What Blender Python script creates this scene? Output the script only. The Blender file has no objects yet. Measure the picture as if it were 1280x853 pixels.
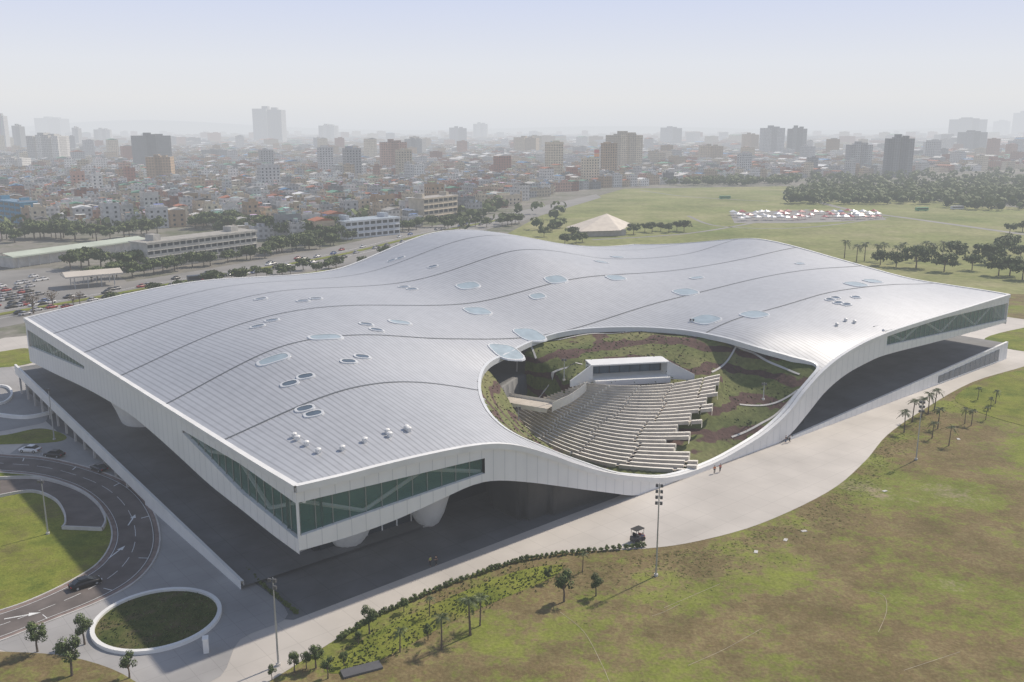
import bpy, math, random
import numpy as np
from mathutils import Vector
random.seed(7)
R = random.random
def U(a,b): return a+(b-a)*random.random()
C = bpy.context.scene.collection
F0=1140.0; HC=68.0; P=math.atan(266/1140.0); SP,CP=math.sin(P),math.cos(P)
def ray(px,py):
    x=(px-640)/F0; y=(426.5-py)/F0
    return (x, CP+y*SP, -SP+y*CP)
def G(px,py,z=0.0):
    d=ray(px,py); t=(z-HC)/d[2]; return (d[0]*t,d[1]*t)
def proj(x,y,z=0):
    dz=z-HC; dep=y*CP-dz*SP
    return 640+F0*x/dep, 426.5-F0*(y*SP+dz*CP)/dep
# ---------------- materials
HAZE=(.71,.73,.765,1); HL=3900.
def base(name):  # each material mixes in a glowing haze colour by distance from camera point
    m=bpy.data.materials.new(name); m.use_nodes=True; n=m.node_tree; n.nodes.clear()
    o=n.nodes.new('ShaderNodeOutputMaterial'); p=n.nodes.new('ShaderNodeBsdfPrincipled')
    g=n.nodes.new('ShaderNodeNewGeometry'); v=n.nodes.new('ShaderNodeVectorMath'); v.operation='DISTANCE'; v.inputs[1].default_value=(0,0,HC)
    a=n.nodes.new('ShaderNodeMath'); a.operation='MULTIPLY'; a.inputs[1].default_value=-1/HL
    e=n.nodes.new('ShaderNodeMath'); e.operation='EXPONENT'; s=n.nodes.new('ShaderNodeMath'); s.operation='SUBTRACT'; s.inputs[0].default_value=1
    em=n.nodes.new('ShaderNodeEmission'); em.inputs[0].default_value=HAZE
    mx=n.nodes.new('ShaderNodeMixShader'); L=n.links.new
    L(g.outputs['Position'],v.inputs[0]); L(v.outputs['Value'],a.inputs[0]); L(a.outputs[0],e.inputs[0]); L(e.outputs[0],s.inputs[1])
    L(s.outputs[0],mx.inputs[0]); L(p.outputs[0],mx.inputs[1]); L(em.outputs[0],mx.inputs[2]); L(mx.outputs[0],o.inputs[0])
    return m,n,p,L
def noise(n,L,scale,detail=4,obj=True):
    t=n.nodes.new('ShaderNodeTexCoord') if obj else n.nodes.new('ShaderNodeNewGeometry')
    k=n.nodes.new('ShaderNodeTexNoise'); k.inputs['Scale'].default_value=scale; k.inputs['Detail'].default_value=detail
    L(t.outputs['Object' if obj else 'Position'],k.inputs['Vector']); return k
def ramp(n,L,src,stops):
    r=n.nodes.new('ShaderNodeValToRGB'); c=r.color_ramp
    while len(c.elements)<len(stops): c.elements.new(.5)
    for e,(p,q) in zip(c.elements,stops): e.position=p; e.color=(*q,1) if len(q)==3 else q
    L(src,r.inputs[0]); return r
def mixc(n,L,f,a,b,mode='MIX'):
    m=n.nodes.new('ShaderNodeMix'); m.data_type='RGBA'; m.blend_type=mode
    for s,i in ((f,0),(a,6),(b,7)):
        if hasattr(s,'links'): L(s,m.inputs[i])
        elif i==0: m.inputs[0].default_value=s
        else: m.inputs[i].default_value=(*s,1)
    return m.outputs[2]
def mth(n,L,op,a,b=None):
    m=n.nodes.new('ShaderNodeMath'); m.operation=op
    for i,s in enumerate((a,b)):
        if s is None: continue
        if isinstance(s,(int,float)): m.inputs[i].default_value=s
        else: L(s,m.inputs[i])
    return m.outputs[0]
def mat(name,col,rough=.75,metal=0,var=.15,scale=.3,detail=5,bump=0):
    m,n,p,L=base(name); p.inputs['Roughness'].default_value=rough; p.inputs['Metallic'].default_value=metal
    if var:
        k=noise(n,L,scale,detail,False)
        r=ramp(n,L,k.outputs[0],[(.3,tuple(c*(1-var) for c in col)),(.7,tuple(min(1,c*(1+var)) for c in col))])
        L(r.outputs[0],p.inputs['Base Color'])
        if bump:
            b=n.nodes.new('ShaderNodeBump'); b.inputs['Strength'].default_value=bump; L(k.outputs[0],b.inputs['Height']); L(b.outputs[0],p.inputs['Normal'])
    else: p.inputs['Base Color'].default_value=(*col,1)
    return m
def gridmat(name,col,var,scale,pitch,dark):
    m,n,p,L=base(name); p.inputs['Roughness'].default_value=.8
    k=noise(n,L,scale,8,False); k2=noise(n,L,scale*.18,5,False)
    r=ramp(n,L,k.outputs[0],[(.3,tuple(c*(1-var) for c in col)),(.7,tuple(min(1,c*(1+var)) for c in col))])
    r2=ramp(n,L,k2.outputs[0],[(.35,(.8,.8,.8)),(.6,(1,1,1))])
    c=mixc(n,L,1.0,r.outputs[0],r2.outputs[0],'MULTIPLY')
    g=n.nodes.new('ShaderNodeNewGeometry'); mp=n.nodes.new('ShaderNodeVectorRotate'); mp.rotation_type='Z_AXIS'; mp.inputs['Angle'].default_value=-math.atan2(149.8,177.4); L(g.outputs['Position'],mp.inputs['Vector'])
    s=n.nodes.new('ShaderNodeSeparateXYZ'); L(mp.outputs[0],s.inputs[0]); ls=[]
    for i in (0,1):
        f=mth(n,L,'FRACT',mth(n,L,'DIVIDE',s.outputs[i],pitch)); ls.append(mth(n,L,'LESS_THAN',f,.02))
    ln=mth(n,L,'MULTIPLY',mth(n,L,'MAXIMUM',ls[0],ls[1]),dark)
    L(mixc(n,L,ln,c,tuple(q*.4 for q in col)),p.inputs['Base Color']); return m
def lawnmat(name,stops,s1=.02,s2=.5,s0=None):
    m,n,p,L=base(name); p.inputs['Roughness'].default_value=.95; p.inputs['Specular IOR Level'].default_value=.1
    a=noise(n,L,s1,10,False); a.inputs['Roughness'].default_value=.68; b=noise(n,L,s2,5,False); b.inputs['Roughness'].default_value=.7
    f=mth(n,L,'ADD',mth(n,L,'MULTIPLY',a.outputs[0],.8),mth(n,L,'MULTIPLY',b.outputs[0],.2))
    r=ramp(n,L,f,stops); c=r.outputs[0]
    d=noise(n,L,s2*.16,6,False); d.inputs['Roughness'].default_value=.7
    c=mixc(n,L,.8,c,ramp(n,L,d.outputs[0],[(.36,(.62,.66,.6)),(.6,(1,1,1))]).outputs[0],'MULTIPLY')
    e=noise(n,L,s2*3,4,False); c=mixc(n,L,.5,c,ramp(n,L,e.outputs[0],[(.4,(.6,.6,.6)),(.6,(1,1,1))]).outputs[0],'MULTIPLY')
    L(c,p.inputs['Base Color'])
    bp=n.nodes.new('ShaderNodeBump'); bp.inputs['Strength'].default_value=.5; bp.inputs['Distance'].default_value=.4; L(b.outputs[0],bp.inputs['Height']); L(bp.outputs[0],p.inputs['Normal'])
    return m
M={}
M['lawn']=lawnmat('lawn',[(.39,(.235,.27,.05)),(.45,(.24,.25,.07)),(.485,(.25,.20,.10)),(.515,(.21,.155,.08)),(.545,(.235,.215,.08)),(.58,(.22,.25,.055)),(.65,(.38,.31,.20))],.019,.7)
M['lush']=lawnmat('lush_grass',[(.38,(.14,.18,.035)),(.5,(.24,.26,.05)),(.62,(.21,.19,.07))],.08,1.2)
M['field']=lawnmat('far_field',[(.36,(.18,.22,.07)),(.5,(.28,.29,.12)),(.64,(.38,.35,.19))],.012,.1)
M['cityground']=lawnmat('city_ground',[(.36,(.20,.185,.165)),(.5,(.28,.26,.23)),(.62,(.13,.15,.08))],.01,.08)
M['plaza']=gridmat('plaza_concrete',(.54,.50,.45),.12,.09,4.5,.3)
M['forecourt']=gridmat('forecourt_paving',(.33,.32,.31),.14,.12,3.0,.4)
M['paving']=gridmat('shade_dark_paving',(.17,.17,.17),.2,.15,6,.35)  # paving colour darkened to carry the shade under the roof
M['asphalt']=mat('asphalt',(.13,.11,.10),.85,0,.25,.3,8)
M['street']=mat('street_asphalt',(.22,.21,.195),.85,0,.2,.05,6)
M['brickpave']=mat('brown_pavers',(.22,.165,.145),.85,0,.25,.8,6)
M['mark']=mat('road_paint',(.7,.7,.68),.7,0,.12,1.5)
M['soil']=mat('bare_soil_line',(.36,.31,.21),.9,0,.3,.4)
M['white']=mat('white_panel',(.74,.73,.70),.45,0,.06,.3)
M['conc']=mat('pale_concrete',(.5,.48,.45),.8,0,.15,.4,8)
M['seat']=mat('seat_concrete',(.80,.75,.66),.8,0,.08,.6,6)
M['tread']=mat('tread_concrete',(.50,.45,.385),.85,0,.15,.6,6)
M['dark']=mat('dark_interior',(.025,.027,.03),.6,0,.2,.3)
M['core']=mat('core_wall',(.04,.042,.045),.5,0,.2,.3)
M['soffitdark']=mat('shaded_soffit',(.11,.11,.11),.6,0,.2,.1)  # shade of the underside put into the colour, away from trunks and left edge
M['inner']=mat('inner_gallery_wall',(.15,.20,.175),.5,0,.35,.15)
M['joint']=mat('roof_joint_metal',(.12,.13,.14),.6,0,.1,.3)
M['skyglass']=mat('skylight_glass',(.09,.12,.15),.2,0,.2,.5)
M['pale_sky']=mat('skylight_plate',(.34,.41,.44),.35,.1,.12,.5)
M['skyframe']=mat('skylight_frame',(.62,.63,.63),.4,.1,.05,.5)
M['metal']=mat('galvanised_metal',(.45,.46,.47),.45,.6,.06,1)
M['lamp']=mat('lamp_housing',(.10,.10,.105),.5,0,.1,1)
M['trunk']=mat('bark',(.13,.10,.075),.9,0,.3,2)
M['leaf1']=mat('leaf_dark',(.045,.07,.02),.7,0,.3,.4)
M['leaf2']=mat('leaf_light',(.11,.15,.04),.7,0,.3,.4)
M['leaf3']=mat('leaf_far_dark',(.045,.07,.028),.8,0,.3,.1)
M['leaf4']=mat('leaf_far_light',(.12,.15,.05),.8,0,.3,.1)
M['palmleaf']=mat('palm_leaf',(.12,.15,.05),.6,0,.3,.6)
M['bare']=mat('bare_twigs',(.16,.12,.08),.9,0,.2,.6)
M['shrub']=mat('shrub_leaf',(.11,.13,.04),.8,0,.4,.8)
M['yellow']=mat('yellow_grass',(.25,.25,.07),.9,0,.3,.5)
M['tyre']=mat('tyre',(.02,.02,.02),.8,0,0)
M['carglass']=mat('car_glass',(.02,.025,.03),.1,0,0)
M['headlight']=mat('headlight',(.8,.8,.8),.2,0,0)
M['skin']=mat('skin',(.45,.27,.18),.6,0,0)
M['rail']=mat('steel_rail',(.30,.33,.32),.4,.4,.05)
def paint(nm,c): 
    if nm not in M: M[nm]=mat(nm,c,.3,0,0)
    return M[nm]
# roof
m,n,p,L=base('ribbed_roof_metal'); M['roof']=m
t=n.nodes.new('ShaderNodeTexCoord'); sx=n.nodes.new('ShaderNodeSeparateXYZ'); L(t.outputs['Object'],sx.inputs[0])
fr=mth(n,L,'FRACT',mth(n,L,'DIVIDE',sx.outputs[0],1.05)); tri=mth(n,L,'ABSOLUTE',mth(n,L,'SUBTRACT',fr,.5))
rib=ramp(n,L,tri,[(0.0,(.70,.70,.70)),(.10,(.76,.76,.76)),(.2,(1,1,1)),(.5,(.97,.97,.97))])
k=noise(n,L,.03,6); k2=noise(n,L,.5,6)
mp=n.nodes.new('ShaderNodeMapping'); mp.inputs['Scale'].default_value=(.9,.05,.05); L(t.outputs['Object'],mp.inputs[0]); k3=n.nodes.new('ShaderNodeTexNoise'); k3.inputs['Scale'].default_value=1; k3.inputs['Detail'].default_value=3; L(mp.outputs[0],k3.inputs['Vector'])
c1=ramp(n,L,k.outputs[0],[(.3,(.47,.48,.495)),(.7,(.525,.53,.54))])
cc=mixc(n,L,1.0,c1.outputs[0],rib.outputs[0],'MULTIPLY'); cc=mixc(n,L,.25,cc,ramp(n,L,k3.outputs[0],[(.35,(.80,.80,.80)),(.65,(1,1,1))]).outputs[0],'MULTIPLY'); cc=mixc(n,L,.4,cc,ramp(n,L,k2.outputs[0],[(.35,(.82,.82,.82)),(.6,(1,1,1))]).outputs[0],'MULTIPLY')
L(cc,p.inputs['Base Color']); p.inputs['Metallic'].default_value=.25; p.inputs['Roughness'].default_value=.44
# fascia panels
m,n,p,L=base('fascia_panels'); M['fascia']=m
t=n.nodes.new('ShaderNodeTexCoord'); sx=n.nodes.new('ShaderNodeSeparateXYZ'); L(t.outputs['Object'],sx.inputs[0])
u=mth(n,L,'ADD',sx.outputs[0],sx.outputs[1]); tri=mth(n,L,'ABSOLUTE',mth(n,L,'SUBTRACT',mth(n,L,'FRACT',mth(n,L,'DIVIDE',u,2.4)),.5))
rib=ramp(n,L,tri,[(0,(.62,.62,.61)),(.02,(.62,.62,.61)),(.035,(.79,.78,.755)),(.5,(.81,.80,.775))]); k=noise(n,L,.15,5)
L(mixc(n,L,.15,rib.outputs[0],ramp(n,L,k.outputs[0],[(.3,(.45,.45,.45)),(.7,(1,1,1))]).outputs[0],'MULTIPLY'),p.inputs['Base Color']); p.inputs['Roughness'].default_value=.5
# glass
m,n,p,L=base('teal_glass'); M['glass']=m
p.inputs['Base Color'].default_value=(.03,.15,.12,1); p.inputs['Roughness'].default_value=.1; p.inputs['Alpha'].default_value=.5
# planted slope
m,n,p,L=base('planted_slope'); M['slope']=m
a=noise(n,L,.06,6); b=noise(n,L,.9,6); c=noise(n,L,.045,4)
t=n.nodes.new('ShaderNodeTexCoord'); sx=n.nodes.new('ShaderNodeSeparateXYZ'); L(t.outputs['Object'],sx.inputs[0])
g=ramp(n,L,a.outputs[0],[(.35,(.10,.12,.035)),(.5,(.155,.17,.055)),(.65,(.20,.19,.08))])
bandv=mth(n,L,'FRACT',mth(n,L,'ADD',mth(n,L,'DIVIDE',sx.outputs[2],4.2),mth(n,L,'MULTIPLY',c.outputs[0],4.0)))
mm=ramp(n,L,bandv,[(.42,(0,0,0)),(.46,(1,1,1)),(.74,(1,1,1)),(.78,(0,0,0))])
x=mixc(n,L,mm.outputs[0],g.outputs[0],(.105,.06,.05))
L(mixc(n,L,.5,x,ramp(n,L,b.outputs[0],[(.38,(.45,.45,.45)),(.62,(1,1,1))]).outputs[0],'MULTIPLY'),p.inputs['Base Color']); p.inputs['Roughness'].default_value=.95
bp=n.nodes.new('ShaderNodeBump'); bp.inputs['Strength'].default_value=.4; bp.inputs['Distance'].default_value=.4; L(b.outputs[0],bp.inputs['Height']); L(bp.outputs[0],p.inputs['Normal'])
# city wall
def citymat(name,win):
    m,n,p,L=base(name); at=n.nodes.new('ShaderNodeAttribute'); at.attribute_name='Col'; col=at.outputs['Color']
    k=noise(n,L,.35,5); col=mixc(n,L,.45,col,ramp(n,L,k.outputs[0],[(.35,(.45,.45,.45)),(.65,(1,1,1))]).outputs[0],'MULTIPLY')
    if win:
        t=n.nodes.new('ShaderNodeTexCoord'); s=n.nodes.new('ShaderNodeSeparateXYZ'); L(t.outputs['Object'],s.inputs[0])
        def band(v,per,lo,hi):
            f=mth(n,L,'FRACT',mth(n,L,'DIVIDE',v,per)); return mth(n,L,'MULTIPLY',mth(n,L,'GREATER_THAN',f,lo),mth(n,L,'LESS_THAN',f,hi))
        w=mth(n,L,'MULTIPLY',band(s.outputs[2],3.3,.32,.8),band(mth(n,L,'ADD',s.outputs[0],s.outputs[1]),3.4,.2,.72))
        ge=n.nodes.new('ShaderNodeNewGeometry'); s2=n.nodes.new('ShaderNodeSeparateXYZ'); L(ge.outputs['Normal'],s2.inputs[0])
        w=mth(n,L,'MULTIPLY',w,mth(n,L,'LESS_THAN',mth(n,L,'ABSOLUTE',s2.outputs[2]),.5)); w=mth(n,L,'MULTIPLY',w,.6)
        col=mixc(n,L,w,col,(.06,.065,.07))
    L(col,p.inputs['Base Color']); p.inputs['Roughness'].default_value=.8; return m
M['citywin']=citymat('city_wall_windows',True); M['cityplain']=citymat('city_wall_plain',False)
M['pane']=mat('window_pane',(.05,.06,.07),.25,0,.3,.05)
# ---------------- mesh builder
class MB:
    def __init__(s): s.v=[]; s.f=[]; s.m=[]; s.c=[]
    def face(s,pts,m=0,c=None):
        i=len(s.v); s.v+= [tuple(q) for q in pts]; s.f.append(tuple(range(i,i+len(pts)))); s.m.append(m); s.c.append(c or (.5,.5,.5))
    def box(s,x0,x1,y0,y1,z0,z1,m=0,c=None,ct=None,bottom=True,rot=0,o=(0,0,0)):
        cs,sn=math.cos(rot),math.sin(rot)
        V=[(o[0]+x*cs-y*sn,o[1]+x*sn+y*cs,o[2]+z) for z in (z0,z1) for x,y in ((x0,y0),(x1,y0),(x1,y1),(x0,y1))]
        i=len(s.v); s.v+=V
        for k,q in enumerate(((4,5,6,7),(0,1,5,4),(1,2,6,5),(2,3,7,6),(3,0,4,7),(3,2,1,0))):
            if k==5 and not bottom: continue
            s.f.append(tuple(i+j for j in q)); s.m.append(m); s.c.append((ct if k==0 and ct else c) or (.5,.5,.5))
    def tube(s,pts,rs,n=6,m=0,cap=True):
        i0=len(s.v); N=len(pts)
        for k,pt in enumerate(pts):
            a=Vector(pts[max(0,k-1)]); b=Vector(pts[min(N-1,k+1)]); d=(b-a).normalized()
            x=d.cross(Vector((0,0,1))); 
            if x.length<.05: x=Vector((1,0,0))
            x.normalize(); y=d.cross(x); r=rs[k] if isinstance(rs,(list,tuple)) else rs
            for j in range(n):
                an=2*math.pi*j/n; s.v.append(tuple(Vector(pt)+x*math.cos(an)*r+y*math.sin(an)*r))
        for k in range(N-1):
            for j in range(n):
                s.f.append((i0+k*n+j,i0+k*n+(j+1)%n,i0+(k+1)*n+(j+1)%n,i0+(k+1)*n+j)); s.m.append(m); s.c.append((.5,.5,.5))
        if cap:
            for b in (0,(N-1)*n): s.f.append(tuple(i0+b+j for j in range(n))); s.m.append(m); s.c.append((.5,.5,.5))
    def build(s,name,mats,parent=None,smooth=False,col=False):
        me=bpy.data.meshes.new(name); me.from_pydata(s.v,[],s.f)
        for q in (mats if isinstance(mats,(list,tuple)) else [mats]): me.materials.append(q)
        me.polygons.foreach_set('material_index',s.m)
        if smooth: me.polygons.foreach_set('use_smooth',[True]*len(s.f))
        if col:
            a=me.attributes.new('Col','FLOAT_COLOR','FACE'); a.data.foreach_set('color',[w for c in s.c for w in (*c,1)])
        me.update(); o=bpy.data.objects.new(name,me); C.objects.link(o)
        if parent: o.parent=parent
        return o
THINGS=[]
def tag(o,label,cat,group=None,kind=None):
    o['label']=label; o['category']=cat
    if group: o['group']=group
    if kind: o['kind']=kind
    THINGS.append(o); return o
def thing(name,label,cat,loc=(0,0,0),rz=0,group=None):
    o=bpy.data.objects.new(name,None); C.objects.link(o); o.location=loc; o.rotation_euler=(0,0,rz); o.empty_display_size=.3
    return tag(o,label,cat,group)
def struct(o,label=None,cat=None,kind='structure'):
    o['kind']=kind; o['label']=label or o.name.replace('_',' ')+' of the place as seen'; o['category']=cat or o.name.split('.')[0].replace('_',' '); return o
def dup(root,loc,rz,label=None,scale=None,group=None):
    r=root.copy(); C.objects.link(r); r.location=loc; r.rotation_euler=(0,0,rz)
    if scale: r.scale=(scale,)*3 if not isinstance(scale,tuple) else scale
    if label: r['label']=label
    if group: r['group']=group
    for ch in list(root.children):
        c=ch.copy(); C.objects.link(c); c.parent=r
        for g in list(ch.children):
            d=g.copy(); C.objects.link(d); d.parent=c
    THINGS.append(r); return r
def catmull(pts,n=8,closed=False):
    out=[]; N=len(pts)
    for i in range(N if closed else N-1):
        g=lambda k: np.array(pts[k%N] if closed else pts[max(0,min(N-1,k))],float)
        p0,p1,p2,p3=g(i-1),g(i),g(i+1),g(i+2)
        for j in range(n):
            t=j/n; out.append(tuple(.5*((2*p1)+(-p0+p2)*t+(2*p0-5*p1+4*p2-p3)*t*t+(-p0+3*p1-3*p2+p3)*t**3)))
    if not closed: out.append(tuple(map(float,pts[-1])))
    return out
def sheet(name,world,z,mt,label,cat,kind='structure'):
    b=MB(); b.face([(x,y,z) for x,y in world]); return struct(b.build(name,mt),label,cat,kind)
def pxsheet(name,px,z,mt,label,cat,smooth=6,**k):
    pts=catmull(px,smooth,True) if smooth else px
    return sheet(name,[G(*q) for q in pts],z,mt,label,cat,**k)
def offset(path,w):
    L_,R_=[],[]
    for i,pt in enumerate(path):
        a=np.array(path[max(0,i-1)][:2]); b=np.array(path[min(len(path)-1,i+1)][:2]); d=b-a; d/=np.linalg.norm(d)+1e-9; nn=np.array((-d[1],d[0]))
        L_.append(tuple(np.array(pt[:2])+nn*w/2)); R_.append(tuple(np.array(pt[:2])-nn*w/2))
    return L_,R_
def ribbon(b,path,w,z,m=0,h=0):
    L_,R_=offset(path,w)
    for i in range(len(path)-1):
        za=z if h==0 else h
        b.face([(*R_[i],za),(*R_[i+1],za),(*L_[i+1],za),(*L_[i],za)],m)
        if h:
            b.face([(*R_[i],z),(*R_[i+1],z),(*R_[i+1],h),(*R_[i],h)],m); b.face([(*L_[i+1],z),(*L_[i],z),(*L_[i],h),(*L_[i+1],h)],m)
# ---------------- building frame
FX,FY=-29.6,117.0; TH=math.atan2(149.8,177.4); W=232.2; D=149.9; ct,st=math.cos(TH),math.sin(TH)
def toL(x,y): x-=FX; y-=FY; return x*ct+y*st, -x*st+y*ct
def toW(x,y): return FX+x*ct-y*st, FY+x*st+y*ct
cam0=toL(0,0)
def rayL(px,py): d=ray(px,py); return (d[0]*ct+d[1]*st, -d[0]*st+d[1]*ct, d[2])
def onfront(px,py,y0=0): d=rayL(px,py); t=(y0-cam0[1])/d[1]; return cam0[0]+d[0]*t, HC+d[2]*t
def onleft(px,py,x0=0): d=rayL(px,py); t=(x0-cam0[0])/d[0]; return cam0[1]+d[1]*t, HC+d[2]*t
def prof(fn,pts):
    a=sorted(fn(*q) for q in pts); xs=[q[0] for q in a]; zs=[max(-.3,q[1]) for q in a]
    return lambda x: np.interp(x,xs,zs), xs[0], xs[-1]
ftop,_,_=prof(onfront,catmull([(370,609),(430,595),(480,582),(540,568),(600,557),(640,557),(680,567),(720,581),(760,592),(800,597),(840,597),(891,580),(933,557),(960,539),(985,516),(1005,490),(1030,463),(1060,440),(1100,420),(1150,403),(1200,388),(1262,369)],4))
fbot,_,_=prof(onfront,catmull([(370,690),(430,673),(490,652),(550,625),(590,607),(620,601),(660,603),(700,608),(760,616),(800,619),(845,604),(891,587),(933,571),(960,560),(985,546),(1010,517),(1030,492),(1055,470),(1085,453),(1110,443),(1180,425),(1262,402)],4))
lbot,_,_=prof(onleft,catmull([(370,690),(340,668),(300,636),(262,606),(225,572),(195,545),(165,520),(130,498),(100,482),(70,468),(38,452)],4))
ctrl=[(0,t,20) for t in (0,.15,.3,.45,.6,.75,.9,1)]
for s in np.linspace(0.02,1,26): ctrl.append((s,0,float(ftop(s*W))))
ctrl+=[(.2,1,24.7),(.4,1,24),(.55,1,32.5),(.65,1,32),(.8,1,25),(.9,1,21.5),(1,1,20.5),(1,.8,24),(1,.6,28.3),(1,.4,25),(1,.2,20.8),
 (.2,.5,27.6),(.4,.5,22.3),(.6,.5,25),(.8,.5,24.5),(.1,.167,23.5),(.2,.167,19.4),(.1,.333,26.6),(.2,.333,25),(.3,.333,20),
 (.2,.667,28),(.4,.667,26),(.55,.667,31),(.7,.667,26),(.9,.667,24.5),(.2,.83,26.5),(.4,.83,26),(.6,.83,33),(.07,.5,24.6),(.07,.8,22.8),
 (.483,.34,18.5),(.27,.261,17.5),(.34,.32,18),(.5476,.107,18),(.543,.2485,19),(.42,.37,18.5),(.212,.129,17.5),(.65,.3,22),(.75,.15,23),(.9,.2,23),(.66,.1,20.5)]
def rbf(P_,z,lam=0.0):
    P_=np.array(P_,float); z=np.array(z,float); N=len(P_)
    def K(A,B):
        r2=((A[:,None,:]-B[None,:,:])**2).sum(-1); return .5*r2*np.log(r2+1e-9)
    A=np.zeros((N+3,N+3)); A[:N,:N]=K(P_,P_)+lam*np.eye(N); A[:N,N]=1; A[:N,N+1:]=P_; A[N,:N]=1; A[N+1:,:N]=P_.T
    w=np.linalg.solve(A,np.concatenate([z,np.zeros(3)]))
    def f(x,y):
        Q=np.stack([np.ravel(x),np.ravel(y)],1).astype(float); return (K(Q,P_)@w[:N]+w[N]+Q@w[N+1:]).reshape(np.shape(x))
    return f
rf=rbf([(s*W/100,t*D/100) for s,t,z in ctrl],[c[2] for c in ctrl],1e-4)
def H(x,y):
    x=np.asarray(x,float); y=np.asarray(y,float)
    z=rf(x/100,y/100); c=ftop(x)-rf(x/100,y*0); cl=20-rf(x*0,y/100)
    return z+c*np.exp(-y/5)+cl*np.exp(-x/5)*(1-np.exp(-y/5))
def roofhit(px,py):
    d=rayL(px,py); ts=np.linspace(110,480,741); X=cam0[0]+d[0]*ts; Y=cam0[1]+d[1]*ts; Z=HC+d[2]*ts
    ok=(X>-1)&(X<W+1)&(Y>-1)&(Y<D+1); h=H(np.clip(X,0,W),np.clip(Y,0,D)); k=np.where(ok&(Z<=h))[0]
    if len(k)==0: return None
    return float(np.clip(X[k[0]],0,W)),float(np.clip(Y[k[0]],0,D))
loop=[roofhit(*q) for q in [(1020,458),(985,447),(940,433),(900,422),(850,413),(800,410),(745,411),(700,417),(665,428),(635,443),(612,455),(602,470),(601,490),(608,510),(625,530),(650,546),(690,563),(730,578),(775,592)]]
loop=[(x,max(1.1,y)) for x,y in [q for q in loop if q]]
xl=loop[-1][0]; xr=loop[0][0]
for f in (.2,.4,.6,.8,.93): loop.append((xl+(xr-xl)*f,1.1))
loop=[(x,max(1.1,y)) for x,y in catmull(loop,8,True)]
LP=np.array(loop)
def inside(x,y):
    n=len(loop); c=False; j=n-1
    for i in range(n):
        xi,yi=loop[i]; xj,yj=loop[j]
        if (yi>y)!=(yj>y) and x<(xj-xi)*(y-yi)/(yj-yi)+xi: c=not c
        j=i
    return c
bx0,by0=LP.min(0); bx1,by1=LP.max(0)
BLD=thing('arts_centre','vast white arts centre with wavy ribbed grey roof and open amphitheatre','arts centre',(FX,FY,0),TH)
nx,ny=194,125
X,Y=np.meshgrid(np.linspace(0,W,nx),np.linspace(0,D,ny))
for j in range(1,ny-1):
    for i in range(1,nx-1):
        x,y=X[j,i],Y[j,i]
        if bx0-2<x<bx1+2 and by0-2<y<by1+2:
            d=np.hypot(LP[:,0]-x,LP[:,1]-y); k=d.argmin()
            if d[k]<.75: X[j,i],Y[j,i]=LP[k]
Z=H(X,Y)
b=MB(); b.v=[(float(a),float(c),float(e)) for a,c,e in zip(X.ravel(),Y.ravel(),Z.ravel())]
for j in range(ny-1):
    for i in range(nx-1):
        cx=X[j:j+2,i:i+2].mean(); cy=Y[j:j+2,i:i+2].mean()
        if bx0<cx<bx1 and by0<cy<by1 and inside(cx,cy): continue
        a=j*nx+i; b.f.append((a,a+1,a+nx+1,a+nx)); b.m.append(0); b.c.append(None)
roof=b.build('roof',M['roof'],BLD,True)
# lip of opening
b=MB(); N=len(loop); cx,cy=LP.mean(0); lz=H(LP[:,0],LP[:,1])
outl=[]; inl=[]
for i in range(N):
    a=np.array(loop[i-1]); c=np.array(loop[(i+1)%N]); d=(c-a)/(np.linalg.norm(c-a)+1e-9); nn=np.array((d[1],-d[0]))
    if nn@(np.array(loop[i])-np.array((cx,cy)))<0: nn=-nn
    outl.append(np.array(loop[i])+nn*.5); inl.append(tuple(np.array(loop[i])-nn*.12))
oz=H(np.array([q[0] for q in outl]),np.array([max(0,q[1]) for q in outl]))
for i in range(N):
    j=(i+1)%N; P0=(*inl[i],lz[i]+.12); P1=(*inl[j],lz[j]+.12); Q0=(outl[i][0],max(.02,outl[i][1]),oz[i]+.10); Q1=(outl[j][0],max(.02,outl[j][1]),oz[j]+.10)
    b.face([P0,P1,Q1,Q0]); b.face([P0,P1,(*inl[j],lz[j]-1.1),(*inl[i],lz[i]-1.1)])
b.build('opening_rim',M['skyframe'],BLD)
b=MB()
def rimline(pts,zz,nrm):
    for i in range(len(pts)-1):
        (x0,y0),(x1,y1)=pts[i],pts[i+1]; ox,oy=nrm
        a=(x0+ox*.3,y0+oy*.3,zz[i]+.22); c=(x1+ox*.3,y1+oy*.3,zz[i+1]+.22); e=(x1-ox*.6,y1-oy*.6,zz[i+1]+.22); f=(x0-ox*.6,y0-oy*.6,zz[i]+.22)
        b.face([a,c,e,f]); b.face([a,c,(c[0],c[1],c[2]-1.0),(a[0],a[1],a[2]-1.0)]); b.face([f,e,(e[0],e[1],e[2]-.4),(f[0],f[1],f[2]-.4)])
        b.face([(a[0],a[1],a[2]-1.0),(c[0],c[1],c[2]-1.0),(x1,y1,zz[i+1]-.78),(x0,y0,zz[i]-.78)])
xs=np.linspace(0,W,150); ys=np.linspace(0,D,80)
rimline([(x,0) for x in xs],ftop(xs),(0,-1)); rimline([(x,D) for x in xs],H(xs,xs*0+D),(0,1))
rimline([(0,y) for y in ys],H(ys*0,ys),(-1,0)); rimline([(W,y) for y in ys],H(ys*0+W,ys),(1,0))
b.build('roof_edge',M['white'],BLD)
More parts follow.
